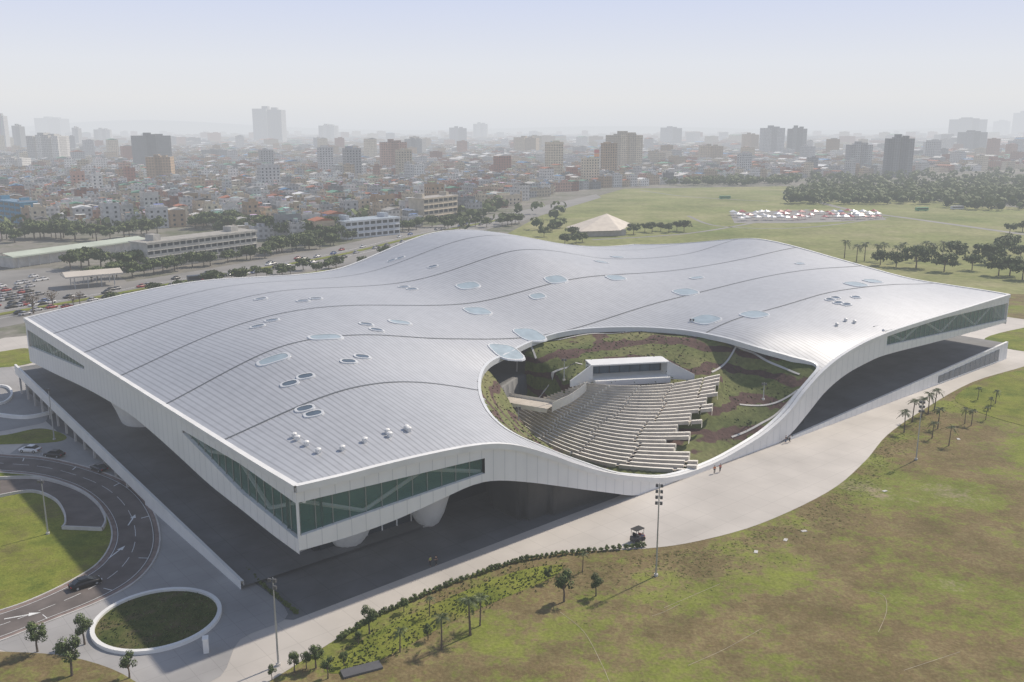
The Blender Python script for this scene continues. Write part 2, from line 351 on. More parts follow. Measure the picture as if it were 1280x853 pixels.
def fascia(axis,top,bot,bands,length,steps):
    us=set(np.linspace(0,length,steps))
    for q in bands: us|={q[0],q[1],q[0]+.01,q[1]-.01}
    us=sorted(us); b=MB()
    def pt(u,z,dep=0): return (u,dep,z) if axis=='f' else (dep,u,z)
    for i in range(len(us)-1):
        u0,u1=us[i],us[i+1]; mid=(u0+u1)/2; hit=None
        for q in bands:
            if q[0]<=mid<=q[1]: hit=q
        t0,t1=top(u0)-.02,top(u1)-.02; b0,b1=bot(u0),bot(u1)
        if hit is None: b.face([pt(u0,b0),pt(u1,b1),pt(u1,t1),pt(u0,t0)])
        else:
            g0,g1,h0,h1=hit[2](u0),hit[2](u1),hit[3](u0),hit[3](u1)
            g0,g1=min(g0,t0-.5),min(g1,t1-.5); h0,h1=max(h0,b0+.2),max(h1,b1+.2); h0,h1=min(h0,g0),min(h1,g1)
            b.face([pt(u0,g0),pt(u1,g1),pt(u1,t1),pt(u0,t0)]); b.face([pt(u0,b0),pt(u1,b1),pt(u1,h1),pt(u0,h0)])
            b.face([pt(u0,g0),pt(u1,g1),pt(u1,g1,.7),pt(u0,g0,.7)]); b.face([pt(u0,h0),pt(u1,h1),pt(u1,h1,.7),pt(u0,h0,.7)])
    b.build('fascia',M['fascia'],BLD)
    for q in bands:
        n_=int((q[1]-q[0])/2.6); back=MB()
        for k in range(n_):
            u0=q[0]+(q[1]-q[0])*k/n_; u1=q[0]+(q[1]-q[0])*(k+1)/n_; e=.06
            g0,g1,h0,h1=q[2](u0),q[2](u1),q[3](u0),q[3](u1)
            w=MB(); w.face([pt(u0+e,h0,.62),pt(u1-e,h1,.62),pt(u1-e,g1,.62),pt(u0+e,g0,.62)]); 
            w.build('window_pane',M['glass'],BLD)
            mu=MB(); a=u0
            mu.tube([pt(a,h0,.5),pt(a,g0,.5)],.08,4); mu.build('mullion',M['rail'],BLD)
            if k%4==0 and g0-h0>2:
                ue=min(q[1],u0+(q[1]-q[0])*4/n_); tr=MB(); s_=(k//4)%2
                tr.tube([pt(u0,(q[3] if s_ else q[2])(u0),1.3),pt(ue,(q[2] if s_ else q[3])(ue),1.3)],.32,5); tr.build('truss_member',M['white'],BLD)
            back.face([pt(u0,h0-.5,4),pt(u1,h1-.5,4),pt(u1,g1+.5,4),pt(u0,g0+.5,4)])
            back.face([pt(u0,h0-.02,.6),pt(u1,h1-.02,.6),pt(u1,h1-.02,4),pt(u0,h0-.02,4)])
        back.build('inner_wall',M['inner'],BLD)
fg1=prof(onfront,[(371,629),(606,573)]); fg2=prof(onfront,[(371,672),(480,635),(606,592)])
rg1=prof(onfront,[(1110,414),(1261,379)]); rg2=prof(onfront,[(1110,432),(1261,399)])
fascia('f',lambda u: float(ftop(u)),lambda u: float(fbot(u)),[(.3,fg1[2],fg1[0],fg2[0]),(rg1[1],min(rg1[2],W-.5),rg1[0],rg2[0])],W,130)
lg1=prof(onleft,[(369,629),(300,580),(228,538)]); lg2=prof(onleft,[(369,672),(300,615),(228,541)])
l21=prof(onleft,[(34,412),(105,458)]); l22=prof(onleft,[(34,432),(105,462)])
fascia('l',lambda u:20.0,lambda u: float(lbot(u)),[(.3,lg1[2],lg1[0],lg2[0]),(l21[1],min(l21[2],D-.5),l21[0],l22[0])],D,90)
b=MB()
for i in range(len(xs)-1):
    z0,z1=H(xs[i:i+2],np.array([D,D])); b.face([(xs[i],D,11),(xs[i+1],D,11),(xs[i+1],D,z1),(xs[i],D,z0)])
for i in range(len(ys)-1):
    z0,z1=H(np.array([W,W]),ys[i:i+2]); b.face([(W,ys[i],11),(W,ys[i+1],11),(W,ys[i+1],z1),(W,ys[i],z0)])
b.build('fascia',M['fascia'],BLD)
# soffit
trunks=[]
def tr(px,py,r): 
    x,y=toL(*G(px,py)); trunks.append((x,y,r))
tr(435,680,5.5); tr(535,655,4.5); tr(185,545,7)
whitet=list(trunks)
trunks+=[(45,50,9),(110,90,12),(190,60,10),(20,100,7)]
gx,gy=np.linspace(.05,W-.05,190),np.linspace(.05,D-.05,125); X2,Y2=np.meshgrid(gx,gy)
zf=fbot(X2); zl=lbot(Y2)
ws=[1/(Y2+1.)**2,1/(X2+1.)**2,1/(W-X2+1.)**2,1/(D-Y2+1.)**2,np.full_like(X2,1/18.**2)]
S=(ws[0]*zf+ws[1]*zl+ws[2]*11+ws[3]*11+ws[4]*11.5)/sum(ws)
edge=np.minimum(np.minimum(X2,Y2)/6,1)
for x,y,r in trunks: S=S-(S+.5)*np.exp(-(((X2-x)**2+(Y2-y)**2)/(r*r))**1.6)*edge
for j in range(S.shape[0]):
    for i in range(S.shape[1]):
        if bx0-4<X2[j,i]<bx1+4 and Y2[j,i]<by1+4 and Y2[j,i]>3 and (inside(X2[j,i],Y2[j,i])): S[j,i]=-.6
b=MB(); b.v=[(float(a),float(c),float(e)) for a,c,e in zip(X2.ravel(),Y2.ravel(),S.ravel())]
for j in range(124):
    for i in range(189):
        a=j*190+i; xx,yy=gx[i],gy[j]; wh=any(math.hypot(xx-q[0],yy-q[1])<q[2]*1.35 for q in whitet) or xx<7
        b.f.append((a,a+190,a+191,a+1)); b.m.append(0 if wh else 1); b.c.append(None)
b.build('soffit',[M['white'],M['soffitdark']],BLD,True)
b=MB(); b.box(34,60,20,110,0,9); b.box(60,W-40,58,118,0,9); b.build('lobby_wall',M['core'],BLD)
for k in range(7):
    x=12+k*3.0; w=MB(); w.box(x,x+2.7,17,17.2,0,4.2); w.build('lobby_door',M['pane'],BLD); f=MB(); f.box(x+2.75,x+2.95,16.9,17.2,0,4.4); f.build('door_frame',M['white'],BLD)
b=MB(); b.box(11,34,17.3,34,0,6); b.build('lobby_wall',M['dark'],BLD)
# podiums
b=MB(); n_=40
for i in range(n_):
    y0=14+(D-10)*i/n_; y1=14+(D-10)*(i+1)/n_; z0=.5+6*(i/n_); z1=.5+6*((i+1)/n_)
    b.face([(-3,y0,z0),(-3,y1,z1),(34,y1,z1),(34,y0,z0)],1); b.face([(-3.02,y0,z0-1.6 if z0>2.2 else 0),(-3.02,y1,z1-1.6 if z0>2.2 else 0),(-3.02,y1,z1+.9),(-3.02,y0,z0+.9)])
    b.face([(-3.02,y0,z0+.9),(-3.02,y1,z1+.9),(-2.5,y1,z1+.9),(-2.5,y0,z0+.9)]); b.face([(-2.5,y0,z0),(-2.5,y1,z1),(-2.5,y1,z1+.9),(-2.5,y0,z0+.9)])
    if z0>1.5: b.face([(-1,y0,0),(-1,y1,0),(-1,y1,z1),(-1,y0,z0)],2)
b.build('raised_terrace',[M['white'],M['paving'],M['core']],BLD)
for i in range(15,40,2):
    y=14+(D-10)*i/40; z=.5+6*i/40-1.6; c=MB(); c.box(-2.9,-2.5,y,y+.4,0,z); c.build('column',M['conc'],BLD)
b=MB()
for i in range(40):
    x0=120+(W-118)*i/40; x1=120+(W-118)*(i+1)/40; z0=4.8*i/40; z1=4.8*(i+1)/40
    b.face([(x0,-.5,0),(x1,-.5,0),(x1,-.5,z1+.5),(x0,-.5,z0+.5)]); b.face([(x0,-.5,z0+.5),(x1,-.5,z1+.5),(x1,.2,z1+.5),(x0,.2,z0+.5)])
    b.face([(x0,.2,z0),(x1,.2,z1),(x1,.2,z1+.5),(x0,.2,z0+.5)])
    b.face([(x0,.2,z0),(x1,.2,z1),(x1,40,z1),(x0,40,z0)],1)
b.build('raised_terrace',[M['fascia'],M['paving']],BLD)
for k in range(12):
    x=190+k*3.2; z=4.8*(x-120)/(W-118); w=MB(); w.box(x,x+3,-.62,-.55,.4,z-.5); w.build('window_pane',M['skyglass'],BLD)
# roof joints
for yv in (D/6,D*2/6,D*.5,D*4/6,D*5/6):
    b=MB(); xx=np.linspace(.5,W-.5,230); hz=H(xx,xx*0+yv+4*np.sin(xx/60)); h2=H(xx,xx*0+yv+.34+4*np.sin(xx/60))
    for i in range(229):
        yy=yv+4*math.sin(xx[i]/60); y2=yv+4*math.sin(xx[i+1]/60)
        if inside(xx[i],yy) or inside(xx[i+1],y2): continue
        b.face([(xx[i],yy,hz[i]+.09),(xx[i+1],y2,hz[i+1]+.09),(xx[i+1],y2+.34,h2[i+1]+.09),(xx[i],yy+.34,h2[i]+.09)])
    b.build('roof_joint',M['joint'],BLD)
def plate(x,y,a,bb,ang,pw,z,sc=1.0,N=20):
    out=[]
    for k in range(N):
        t=2*math.pi*k/N; u=math.copysign(abs(math.cos(t))**(2/pw),math.cos(t))*a*sc; v=math.copysign(abs(math.sin(t))**(2/pw),math.sin(t))*bb*sc
        out.append((x+u*math.cos(ang)-v*math.sin(ang),y+u*math.sin(ang)+v*math.cos(ang)))
    zz=H(np.array([q[0] for q in out]),np.array([q[1] for q in out]))
    return [(q[0],q[1],float(h)+z) for q,h in zip(out,zz)]
def skylight(px,py,a,bb,ang,pw,gm):
    h=roofhit(px,py)
    if not h or inside(*h): return
    fr_=1-.28/bb
    o=plate(*h,a,bb,ang,pw,.2); i_=plate(*h,a,bb,ang,pw,.2,fr_); lo=plate(*h,a,bb,ang,pw,-.1,1.04)
    b=MB(); N=len(o)
    for k in range(N):
        j=(k+1)%N; b.face([o[k],o[j],i_[j],i_[k]]); b.face([lo[k],lo[j],o[j],o[k]])
    f=b.build('skylight',M['skyframe'],BLD); g=MB(); g.face([(x,y,z-.04) for x,y,z in plate(*h,a,bb,ang,pw,.2,fr_+.02)]); g.build('pane',gm,f)
for q in [(326,374),(379,377),(395,374),(322,409),(340,401),(458,406),(471,413),(436,453),(453,447),(362,481),(382,472),(381,512),(392,518),(505,359),(515,362),(1038,375),(1048,379),(1044,373),(1058,381),(500,323),(490,326),(541,334),(1070,372)]:
    skylight(*q,1.7,1.15,-.25,2.6,M['skyglass'])
for px,py,a,c in [(407,422,3.6,1.9),(342,450,3.2,1.7),(500,404,2.8,1.6),(585,358,3.4,2.6),(597,390,3.6,3),(662,419,3.6,4.0),(633,441,3.8,3.8),(695,350,3.4,2.6),(770,348,3.2,2.4),(857,366,3.6,3.2),(882,400,3.5,3.6),(943,394,3.6,3.2),(1070,356,3.4,3),(1091,352,3.2,2.4),(752,328,2.6,1.6),(772,322,2.6,1.6),(672,371,2.4,1.8),(871,348,2.6,1.4),(1000,330,2,1.2)]:
    skylight(px,py,a,c,-.15,3.2,M['pale_sky'])
for q in [(368,548),(383,557),(398,567),(428,563),(456,553),(484,543),(508,538),(511,541),(487,547),(1046,408),(1057,402),(1068,404),(372,551)]:
    h=roofhit(*q)
    if h:
        z=float(H(*h)); b=MB(); b.box(-.3,.3,-.3,.3,z-.3,z+.45,o=(h[0],h[1],0)); b.tube([(h[0],h[1],z+.45),(h[0],h[1],z+.65),(h[0],h[1],z+.8)],[.48,.48,.2],8); b.build('roof_vent',M['white'],BLD)
# ---------------- amphitheatre
def wp(px,py,z): x,y=G(px,py,z); return toL(x,y)
sc=[(650,530,1.8),(700,553,1),(760,575,.8),(830,588,.3),(738,484,11.8),(885,466,12.5),(785,480,12.3),(860,570,1.5),(905,565,1.5),(950,520,6),(990,490,10),(1018,462,15),(620,490,8),(655,455,13.5),(700,430,15.6),(760,418,17),(850,420,16.5),(930,438,16),(940,470,11),(905,450,13.8),(790,436,17)]
pp=[wp(*q) for q in sc]; zz=[q[2]-.6 for q in sc]
for k in range(0,len(loop),8):
    if loop[k][1]>8: pp.append(loop[k]); zz.append(float(H(*loop[k]))-.8)
for x in np.linspace(95,130,6): pp.append((x,1.)); zz.append(max(.1,float(ftop(x))-1))
sf=rbf([(a/50,c/50) for a,c in pp],zz,.01)
topc=[wp(*q,12.6) for q in catmull([(733,480),(780,483),(840,480),(900,468)],8)]
botc=[wp(*q,1.0) for q in catmull([(626,517),(685,555),(765,581),(885,590)],8)]
NR=25; ZT=12.6; ZD=11.6
def rowc(f): return [(a[0]*(1-f)+c[0]*f,a[1]*(1-f)+c[1]*f) for a,c in zip(topc,botc)]
def curve_at(f,u):
    r=rowc(f); k=u*(len(r)-1); i=min(int(k),len(r)-2); t=k-i; return (r[i][0]*(1-t)+r[i+1][0]*t, r[i][1]*(1-t)+r[i+1][1]*t)
SG=np.array([(*curve_at(f,u),ZT-ZD*f) for f in np.linspace(0,1,40) for u in np.linspace(0,1,50)])
a=np.array(wp(738,471,13)); c=np.array(wp(834,466,13)); d=c-a; ln=np.linalg.norm(d); an=math.atan2(d[1],d[0]); por=(a[0],a[1],12.7)
def SZ(x,y):
    z=max(.05,float(sf(np.array(x/50),np.array(y/50))))
    dd=np.hypot(SG[:,0]-x,SG[:,1]-y); k=dd.argmin()
    if dd[k]<1.0: z=SG[k,2]-.62
    elif dd[k]<5: z=min(z,SG[k,2]+(dd[k]-1)*.9-.3)
    dx,dy=x-por[0],y-por[1]; u=dx*math.cos(an)+dy*math.sin(an); v=-dx*math.sin(an)+dy*math.cos(an)
    if .2<u<ln-.2 and -3<v<3.8: z=min(z,12.55)
    elif -1<u<ln+1 and v>=3.8: z=max(z,15.9 if v<8 else z)
    elif (-6<u<=.2 or ln-.2<=u<ln+6) and -1<v<8:
        q_=(-u if u<1 else u-ln); z=max(z,15.4-max(0,q_)*.6-(2 if v<0 else 0))
    return z
b=MB(); g1=np.arange(bx0-1,bx1+1,.8); g2=np.arange(1,by1+1,.8); X3,Y3=np.meshgrid(g1,g2); Z3=np.vectorize(SZ)(X3,Y3); Z3=np.minimum(Z3,H(np.clip(X3,0,W),np.clip(Y3,0,D))-.5)
b.v=[(float(q),float(w_),float(e)) for q,w_,e in zip(X3.ravel(),Y3.ravel(),Z3.ravel())]; nn_=len(g1)
for j in range(len(g2)-1):
    for i in range(nn_-1):
        x,y=g1[i]+.4,g2[j]+.4
        if inside(x,y) or np.hypot(LP[:,0]-x,LP[:,1]-y).min()<1.1: q=j*nn_+i; b.f.append((q,q+1,q+nn_+1,q+nn_)); b.m.append(0); b.c.append(None)
b.build('planted_slope',M['slope'],BLD,True)
rr_=random.Random(5); e=.0; s0=.0
aisles=[(.24,.012),(.46,.012),(.68,.012),(.86,.012)]
EN=[0,0,0,.03,.03,.0,.08,.08,.03,.03,.14,.14,.08,.18,.18,.12,.12,.2,.16,.16,.1,.1,.06,.06,.1]
for k in range(NR):
    f0=k/NR; f1=(k+1)/NR; fm=f0+(f1-f0)*.42; z=ZT-ZD*k/(NR-1); dz=ZD/(NR-1)
    u1=1-EN[k]; u0=(0,0,.02,.02)[(k//2)%4] if k>8 else 0; b=MB(); segs=[]; a0=u0
    for am,aw in aisles:
        am2=am+.03*((k//6)%2)
        if am2<u1-.03: segs.append((a0,am2)); a0=am2+aw
    segs.append((a0,u1))
    for si,(sa,sb) in enumerate(segs):
        if sb-sa<.01: continue
        us=np.linspace(sa,sb,9)
        for i in range(8):
            A_=curve_at(f0,us[i]);B_=curve_at(f0,us[i+1]);C_=curve_at(f1,us[i+1]);D_=curve_at(f1,us[i]);E_=curve_at(fm,us[i]);F_=curve_at(fm,us[i+1])
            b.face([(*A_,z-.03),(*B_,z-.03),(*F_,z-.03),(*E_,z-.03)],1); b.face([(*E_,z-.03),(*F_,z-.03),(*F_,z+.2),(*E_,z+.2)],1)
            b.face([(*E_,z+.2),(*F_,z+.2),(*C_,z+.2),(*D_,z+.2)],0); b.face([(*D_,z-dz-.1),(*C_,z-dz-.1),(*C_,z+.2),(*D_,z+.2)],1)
        for uu in (sa,sb):
            A_=curve_at(fm,uu);C_=curve_at(f1,uu); b.face([(*A_,z-1.0),(*C_,z-1.0),(*C_,z+.2),(*A_,z+.2)],0)
    for i in range(12):
        ua=u0+(u1-u0)*i/12; ub=u0+(u1-u0)*(i+1)/12; b.face([(*curve_at(f0,ua),z-.06),(*curve_at(f0,ub),z-.06),(*curve_at(f1,ub),z-.06),(*curve_at(f1,ua),z-.06)],1)
    for uu in (u0,u1): A_=curve_at(f0,uu);C_=curve_at(f1,uu); b.face([(*A_,z-1.6),(*C_,z-1.6),(*C_,z-.06),(*A_,z-.06)],0)
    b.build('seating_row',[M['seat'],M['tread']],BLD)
# portal with sloping wing walls, apron joined to the top row
b=MB(); b.box(0,.35,-.8,4.2,-.8,2.9,rot=an,o=por); b.box(ln-.35,ln,-.8,4.2,-.8,2.9,rot=an,o=por); b.box(-.1,ln+.1,-.9,4.3,2.9,3.2,rot=an,o=por); b.box(.35,ln-.35,-3.2,4.2,-1.2,.05,rot=an,o=por)
cs_a,sn_a=math.cos(an),math.sin(an); W3=lambda u,v,z:(por[0]+u*cs_a-v*sn_a,por[1]+u*sn_a+v*cs_a,por[2]+z)
for s_ in (0,1):
    u0=0 if s_==0 else ln; sg=-1 if s_==0 else 1
    for v0 in (-.8,-.45):
        b.face([W3(u0,v0,-1),W3(u0+sg*5.5,v0-2.2,-1),W3(u0+sg*5.5,v0-2.2,.4),W3(u0,v0,3.2)])
    b.face([W3(u0,-.8,3.2),W3(u0+sg*5.5,-3,.4),W3(u0+sg*5.5,-2.65,.4),W3(u0,-.45,3.2)])
b.build('portal_frame',M['white'],BLD)
b=MB(); b.box(.35,ln-.35,3.2,3.5,.05,2.9,rot=an,o=por); b.build('portal_back_wall',M['core'],BLD)
for k in range(7):
    w=MB(); x0=.6+(ln-1.2)*k/7; w.box(x0,x0+(ln-1.2)/7-.2,3.05,3.15,.1,2.5,rot=an,o=por); w.build('portal_door',M['skyglass'],BLD)
z=7.4; pth=catmull([wp(622,497,z),wp(652,502,z),wp(690,508,z)],6); b=MB(); L_,R_=offset(pth,5.0)
for i in range(len(pth)-1):
    b.face([(*L_[i],z),(*L_[i+1],z),(*R_[i+1],z),(*R_[i],z)],1)
    for S_,hh_ in ((L_,.7),(R_,.1)): b.face([(*S_[i],z-.9),(*S_[i+1],z-.9),(*S_[i+1],z+hh_),(*S_[i],z+hh_)],0)
b.build('side_terrace',[M['seat'],M['tread']],BLD)
b=MB(); pth=catmull([wp(690,507,8.2),wp(714,495,10.4),wp(734,479,12.7)],6)
for i in range(len(pth)-1):
    n1=len(pth)-1; z0=8.2+4.5*i/n1; z1=8.2+4.5*(i+1)/n1; x0,y0=pth[i];x1,y1=pth[i+1]
    b.face([(x0,y0,z0-1.6),(x1,y1,z1-1.6),(x1,y1,z1+.4),(x0,y0,z0+.4)]); b.face([(x0,y0,z0+.4),(x1,y1,z1+.4),(x1+.2,y1+.2,z1+.4),(x0+.2,y0+.2,z0+.4)])
b.build('terrace_wall',M['seat'],BLD)
for pts in [[(612,468,12.5),(650,446,14),(700,432,15),(760,424,15.6),(850,426,15.5),(940,446,14.8),(1000,460,14.4)],[(640,480,11),(690,462,12.8),(728,458,13.6)],[(890,462,12.8),(912,450,13.8),(922,436,15.8)],[(915,540,4),(955,510,8),(1000,472,13.2)],[(655,440,14),(670,456,13)],[(925,498,8.6),(965,488,10.5),(1002,470,13.6)]]:
    pl=catmull([wp(*q) for q in pts],16); L_,R_=offset(pl,.45); b=MB()
    for i in range(len(pl)-1):
        q=[L_[i],L_[i+1],R_[i+1],R_[i]]; zq=[SZ(x,y)+.14 for x,y in q]; zq=[min(z_,float(H(min(W,max(0,x)),max(0,y)))-.35) for z_,(x,y) in zip(zq,q)]
        b.face([(x,y,z_) for (x,y),z_ in zip(q,zq)])
    b.build('slope_path',M['conc'],BLD)
b=MB(); k=0
while k<1800:
    x=U(bx0,bx1); y=U(1.5,by1)
    if not inside(x,y): continue
    k+=1; z=SZ(x,y)
    if np.hypot(SG[:,0]-x,SG[:,1]-y).min()<1.2: continue
    h=U(.06,.24); w=U(.2,.45); an_=U(0,3.1); mi=0 if R()<.5 else (1 if R()<.5 else 2)
    b.face([(x-w*math.cos(an_),y-w*math.sin(an_),z-.05),(x+w*math.cos(an_),y+w*math.sin(an_),z-.05),(x+w*.7*math.cos(an_)+.15,y+w*math.sin(an_)+.1,z+h),(x-w*.7*math.cos(an_),y-w*.6*math.sin(an_),z+h*.8)],mi)
o=b.build('slope_planting',[M['leaf2'],M['leaf1'],mat('maroon_leaf',(.11,.06,.05),.8,0,.3,.8)],BLD); o['kind']='stuff'
x0,y0=wp(885,582,.3); b=MB()
for k in range(4): b.box(-6+k*.5,4-k*.4,k*.9,5,.05+k*.22,.05+(k+1)*.22,o=(x0,y0,0))
b.build('stage_steps',M['conc'],BLD)
# ---------------- ground
sheet('ground',[(-30000,-2000),(30000,-2000),(30000,45000),(-30000,45000)],-.08,M['cityground'],'wide flat ground carrying the hazy city to the horizon','ground')
sheet('lawn',[(-140,20),(600,20),(900,420),(300,430),(-60,400),(-140,300)],-.03,M['lawn'],'patchy olive and brown lawn in front of the arts centre','lawn')
pxsheet('plaza',[(250,900),(335,853),(395,815),(470,770),(560,730),(640,702),(720,690),(805,686),(870,677),(950,655),(1035,615),(1080,578),(1108,545),(1150,515),(1215,478),(1300,450),(1330,410),(1270,398),(1000,362),(780,360),(600,360),(300,380),(60,415),(-40,470),(-60,800),(100,835),(190,850)],0,M['plaza'],'pale concrete plaza running under and around the arts centre','plaza',5)
sheet('pavement',[toW(*q) for q in [(-4,10),(-4,D+10),(W-30,D),(W-40,20),(105,8),(66,2),(-1,1),(-2,2)]],.02,M['paving'],'paving darkened for shade beneath the overhanging roof','pavement')
pxsheet('pavement',[(0,575),(60,540),(110,560),(200,625),(255,670),(300,715),(360,768),(300,800),(262,853),(120,853),(0,812),(-80,800),(-60,600)],.025,M['forecourt'],'grey paved forecourt left of the arts centre','pavement',5)
pxsheet('lawn',[(-60,815),(0,815),(90,822),(165,850),(200,900),(-100,920)],.05,M['lawn'],'corner lawn with young trees at the bottom left','lawn',5)
outer=catmull([(-80,560),(0,568),(60,573),(120,588),(165,608),(193,642),(199,685),(176,722),(130,750),(60,778),(0,802),(-60,820)],8)
inner=catmull([(-80,585),(0,591),(55,597),(100,613),(130,640),(140,672),(124,703),(88,727),(40,750),(0,764),(-60,780)],8)
n_=60
def resamp(l,n): k=np.linspace(0,len(l)-1,n); a=np.array(l); return [tuple(np.array([np.interp(q,range(len(l)),a[:,0]),np.interp(q,range(len(l)),a[:,1])])) for q in k]
ro=[G(*q) for q in resamp(outer,n_)]; ri=[G(*q) for q in resamp(inner,n_)]
def lerp(a,c,t): return (a[0]*(1-t)+c[0]*t,a[1]*(1-t)+c[1]*t)
sheet('road',ro+ri[::-1],.05,M['asphalt'],'curved asphalt driveway looping around the round lawn','road')
b=MB()
for e0,e1 in ((.0,.10),(.9,1.0)):
    for i in range(n_-1): b.face([(*lerp(ro[i],ri[i],e0),.056),(*lerp(ro[i+1],ri[i+1],e0),.056),(*lerp(ro[i+1],ri[i+1],e1),.056),(*lerp(ro[i],ri[i],e1),.056)])
struct(b.build('road_border',M['brickpave']),'brown paver border along the curved driveway','road border')
b=MB()
for i in range(n_-1):
    for e in (.13,.87): b.face([(*lerp(ro[i],ri[i],e),.065),(*lerp(ro[i+1],ri[i+1],e),.065),(*lerp(ro[i+1],ri[i+1],e+.012),.065),(*lerp(ro[i],ri[i],e+.012),.065)])
    if i%3: b.face([(*lerp(ro[i],ri[i],.5),.065),(*lerp(ro[i+1],ri[i+1],.5),.065),(*lerp(ro[i+1],ri[i+1],.512),.065),(*lerp(ro[i],ri[i],.512),.065)])
def arrow(px,py,ang,z=.066):
    x,y=G(px,py); cs,sn=math.cos(ang),math.sin(ang); f=lambda u,v:(x+u*cs-v*sn,y+u*sn+v*cs,z)
    b.face([f(-2.5,-.12),f(.6,-.12),f(.6,.12),f(-2.5,.12)]); b.face([f(.6,-.5),f(2.2,0),f(.6,.5)])
arrow(147,690,1.4); arrow(30,770,.4); arrow(165,650,1.7)
for i in (8,14,20,27,34,41,48,54):
    A_=lerp(ro[i],ri[i],.13);B_=lerp(ro[i],ri[i],.32);C_=lerp(ro[i+1],ri[i+1],.32);D_=lerp(ro[i+1],ri[i+1],.13)
    b.face([(*A_,.067),(*B_,.067),(*lerp(B_,C_,.1),.067),(*lerp(A_,D_,.1),.067)])
struct(b.build('road_marking',M['mark']),'white lane lines and arrows on the curved driveway','road marking')
b=MB(); ribbon(b,ro,.25,0,0,.17); ribbon(b,ri,.25,0,0,.17); struct(b.build('kerb',M['conc']),'pale kerb along the curved driveway','kerb')
sheet('lawn',ri+[G(-90,600)],.06,M['lush'],'bright lawn island inside the curved driveway','lawn')
rp=catmull([(0,600),(50,600),(95,613),(122,632),(132,652),(128,664)],6); rq=catmull([(0,622),(40,616),(68,626),(80,642),(82,656),(78,662)],6)
A1=[G(*q) for q in rp]; A2=[G(*q) for q in rq]
sheet('ramp',A1+A2[::-1],.09,M['asphalt'],'sloping service ramp curving beside the lawn island','ramp')
for nm,pa,lb,h in (('ramp_wall',A1,'outer curved concrete wall of the service ramp',.7),('ramp_wall',A2,'inner curved concrete wall of the service ramp',.6)):
    b=MB(); ribbon(b,pa,.3,0,0,h); tag(b.build(nm,M['conc']),lb,'wall')
x,y=G(128,664); x2,y2=G(78,662)
b=MB(); b.box(0,math.hypot(x-x2,y-y2),-.15,.15,0,.7,rot=math.atan2(y-y2,x-x2),o=(x2,y2,0)); tag(b.build('ramp_wall',M['conc']),'short end wall closing the service ramp below the light pole','wall')
pxsheet('lawn',[(-60,545),(0,545),(50,536),(82,545),(70,553),(0,556),(-60,558)],.07,M['lush'],'long bright lawn bed under the terrace wall','lawn')
pxsheet('lawn',[(-60,448),(0,440),(35,436),(50,448),(20,458),(-60,462)],.07,M['lush'],'small lawn bed by the left corner of the roof','lawn')
pxsheet('pavement',[(-60,465),(30,462),(55,490),(60,520),(40,532),(-60,540)],.04,M['forecourt'],'curving grey footpaths by the left corner','pavement')
b=MB(); ribbon(b,[G(*q) for q in catmull([(-20,484),(8,485),(15,495),(5,505),(-20,508)],6)],.5,0,0,.7); tag(b.build('planter_wall',M['white']),'curved white planter wall at the left edge of the photo','planter')
b=MB(); ribbon(b,[G(*w) for w in catmull([(-10,520),(30,524),(60,519),(72,514)],6)],.6,0,0,.9); tag(b.build('bench_wall',M['white']),'low curved white bench wall above the long lawn bed','wall')
cx_,cy_=G(197,776); t_=thing('round_planter','round white rimmed planter with ragged grass beside the driveway','planter',(cx_,cy_,0))
r_=abs(G(274,776)[0]-G(120,776)[0])/2; b=MB(); N=64
for k in range(N):
    a0,a1=2*math.pi*k/N,2*math.pi*(k+1)/N; f=lambda a,r,z:(r*math.cos(a),r*math.sin(a),z)
    b.face([f(a0,r_,0),f(a1,r_,0),f(a1,r_,.55),f(a0,r_,.55)]); b.face([f(a0,r_,.55),f(a1,r_,.55),f(a1,r_-.6,.55),f(a0,r_-.6,.55)]); b.face([f(a0,r_-.6,.1),f(a1,r_-.6,.1),f(a1,r_-.6,.55),f(a0,r_-.6,.55)])
b.build('rim',M['white'],t_)
b=MB(); b.face([((r_-.6)*math.cos(2*math.pi*k/N),(r_-.6)*math.sin(2*math.pi*k/N),.2) for k in range(N)]); b.build('soil',lawnmat('planter_grass',[(.36,(.06,.085,.025)),(.5,(.11,.12,.04)),(.62,(.15,.12,.07))],.3,1.5),t_)
b=MB()
for k in range(700):
    a=U(0,6.28); r=(r_-.9)*math.sqrt(R()); x,y=r*math.cos(a),r*math.sin(a); h=U(.08,.3); w=U(.1,.25); an_=U(0,3.1)
    b.face([(x-w*math.cos(an_),y-w*math.sin(an_),.2),(x+w*math.cos(an_),y+w*math.sin(an_),.2),(x+w*.6*math.cos(an_)+.1,y+w*math.sin(an_),.2+h)],k%2)
b.build('grass_tufts',[M['leaf1'],M['leaf2']],t_)
strip=[(405,835),(470,790),(560,748),(640,716),(700,706),(690,722),(620,752),(560,780),(500,812),(440,840)]
pxsheet('lawn',strip,-.0,M['lush'],'lush yellow green strip along the hedge','lawn')
b=MB()
def tuft(x,y,h,w,mi):
    an_=U(0,3.1); b.face([(x-w*math.cos(an_),y-w*math.sin(an_),0),(x+w*math.cos(an_),y+w*math.sin(an_),0),(x+w*.7*math.cos(an_)+.1,y+w*.7*math.sin(an_),h),(x-w*.6*math.cos(an_),y-w*.6*math.sin(an_),h*.8)],mi)
ed=catmull([(420,820),(470,785),(560,742),(640,712),(700,704)],6); e2=catmull([(440,842),(500,814),(560,782),(620,754),(690,724)],6)
for k in range(1200):
    i=random.randrange(len(ed)); t=R()**1.1; x,y=G(ed[i][0]*(1-t)+e2[i][0]*t+U(-12,12),ed[i][1]*(1-t)+e2[i][1]*t+U(-5,5)); tuft(x,y,U(.08,.3),U(.1,.26),random.choice([1,1,2,2,2,0]))
ed2=catmull([(700,715),(805,692),(870,684),(950,662),(1035,621),(1080,584),(1108,551),(1150,520),(1215,482)],12)
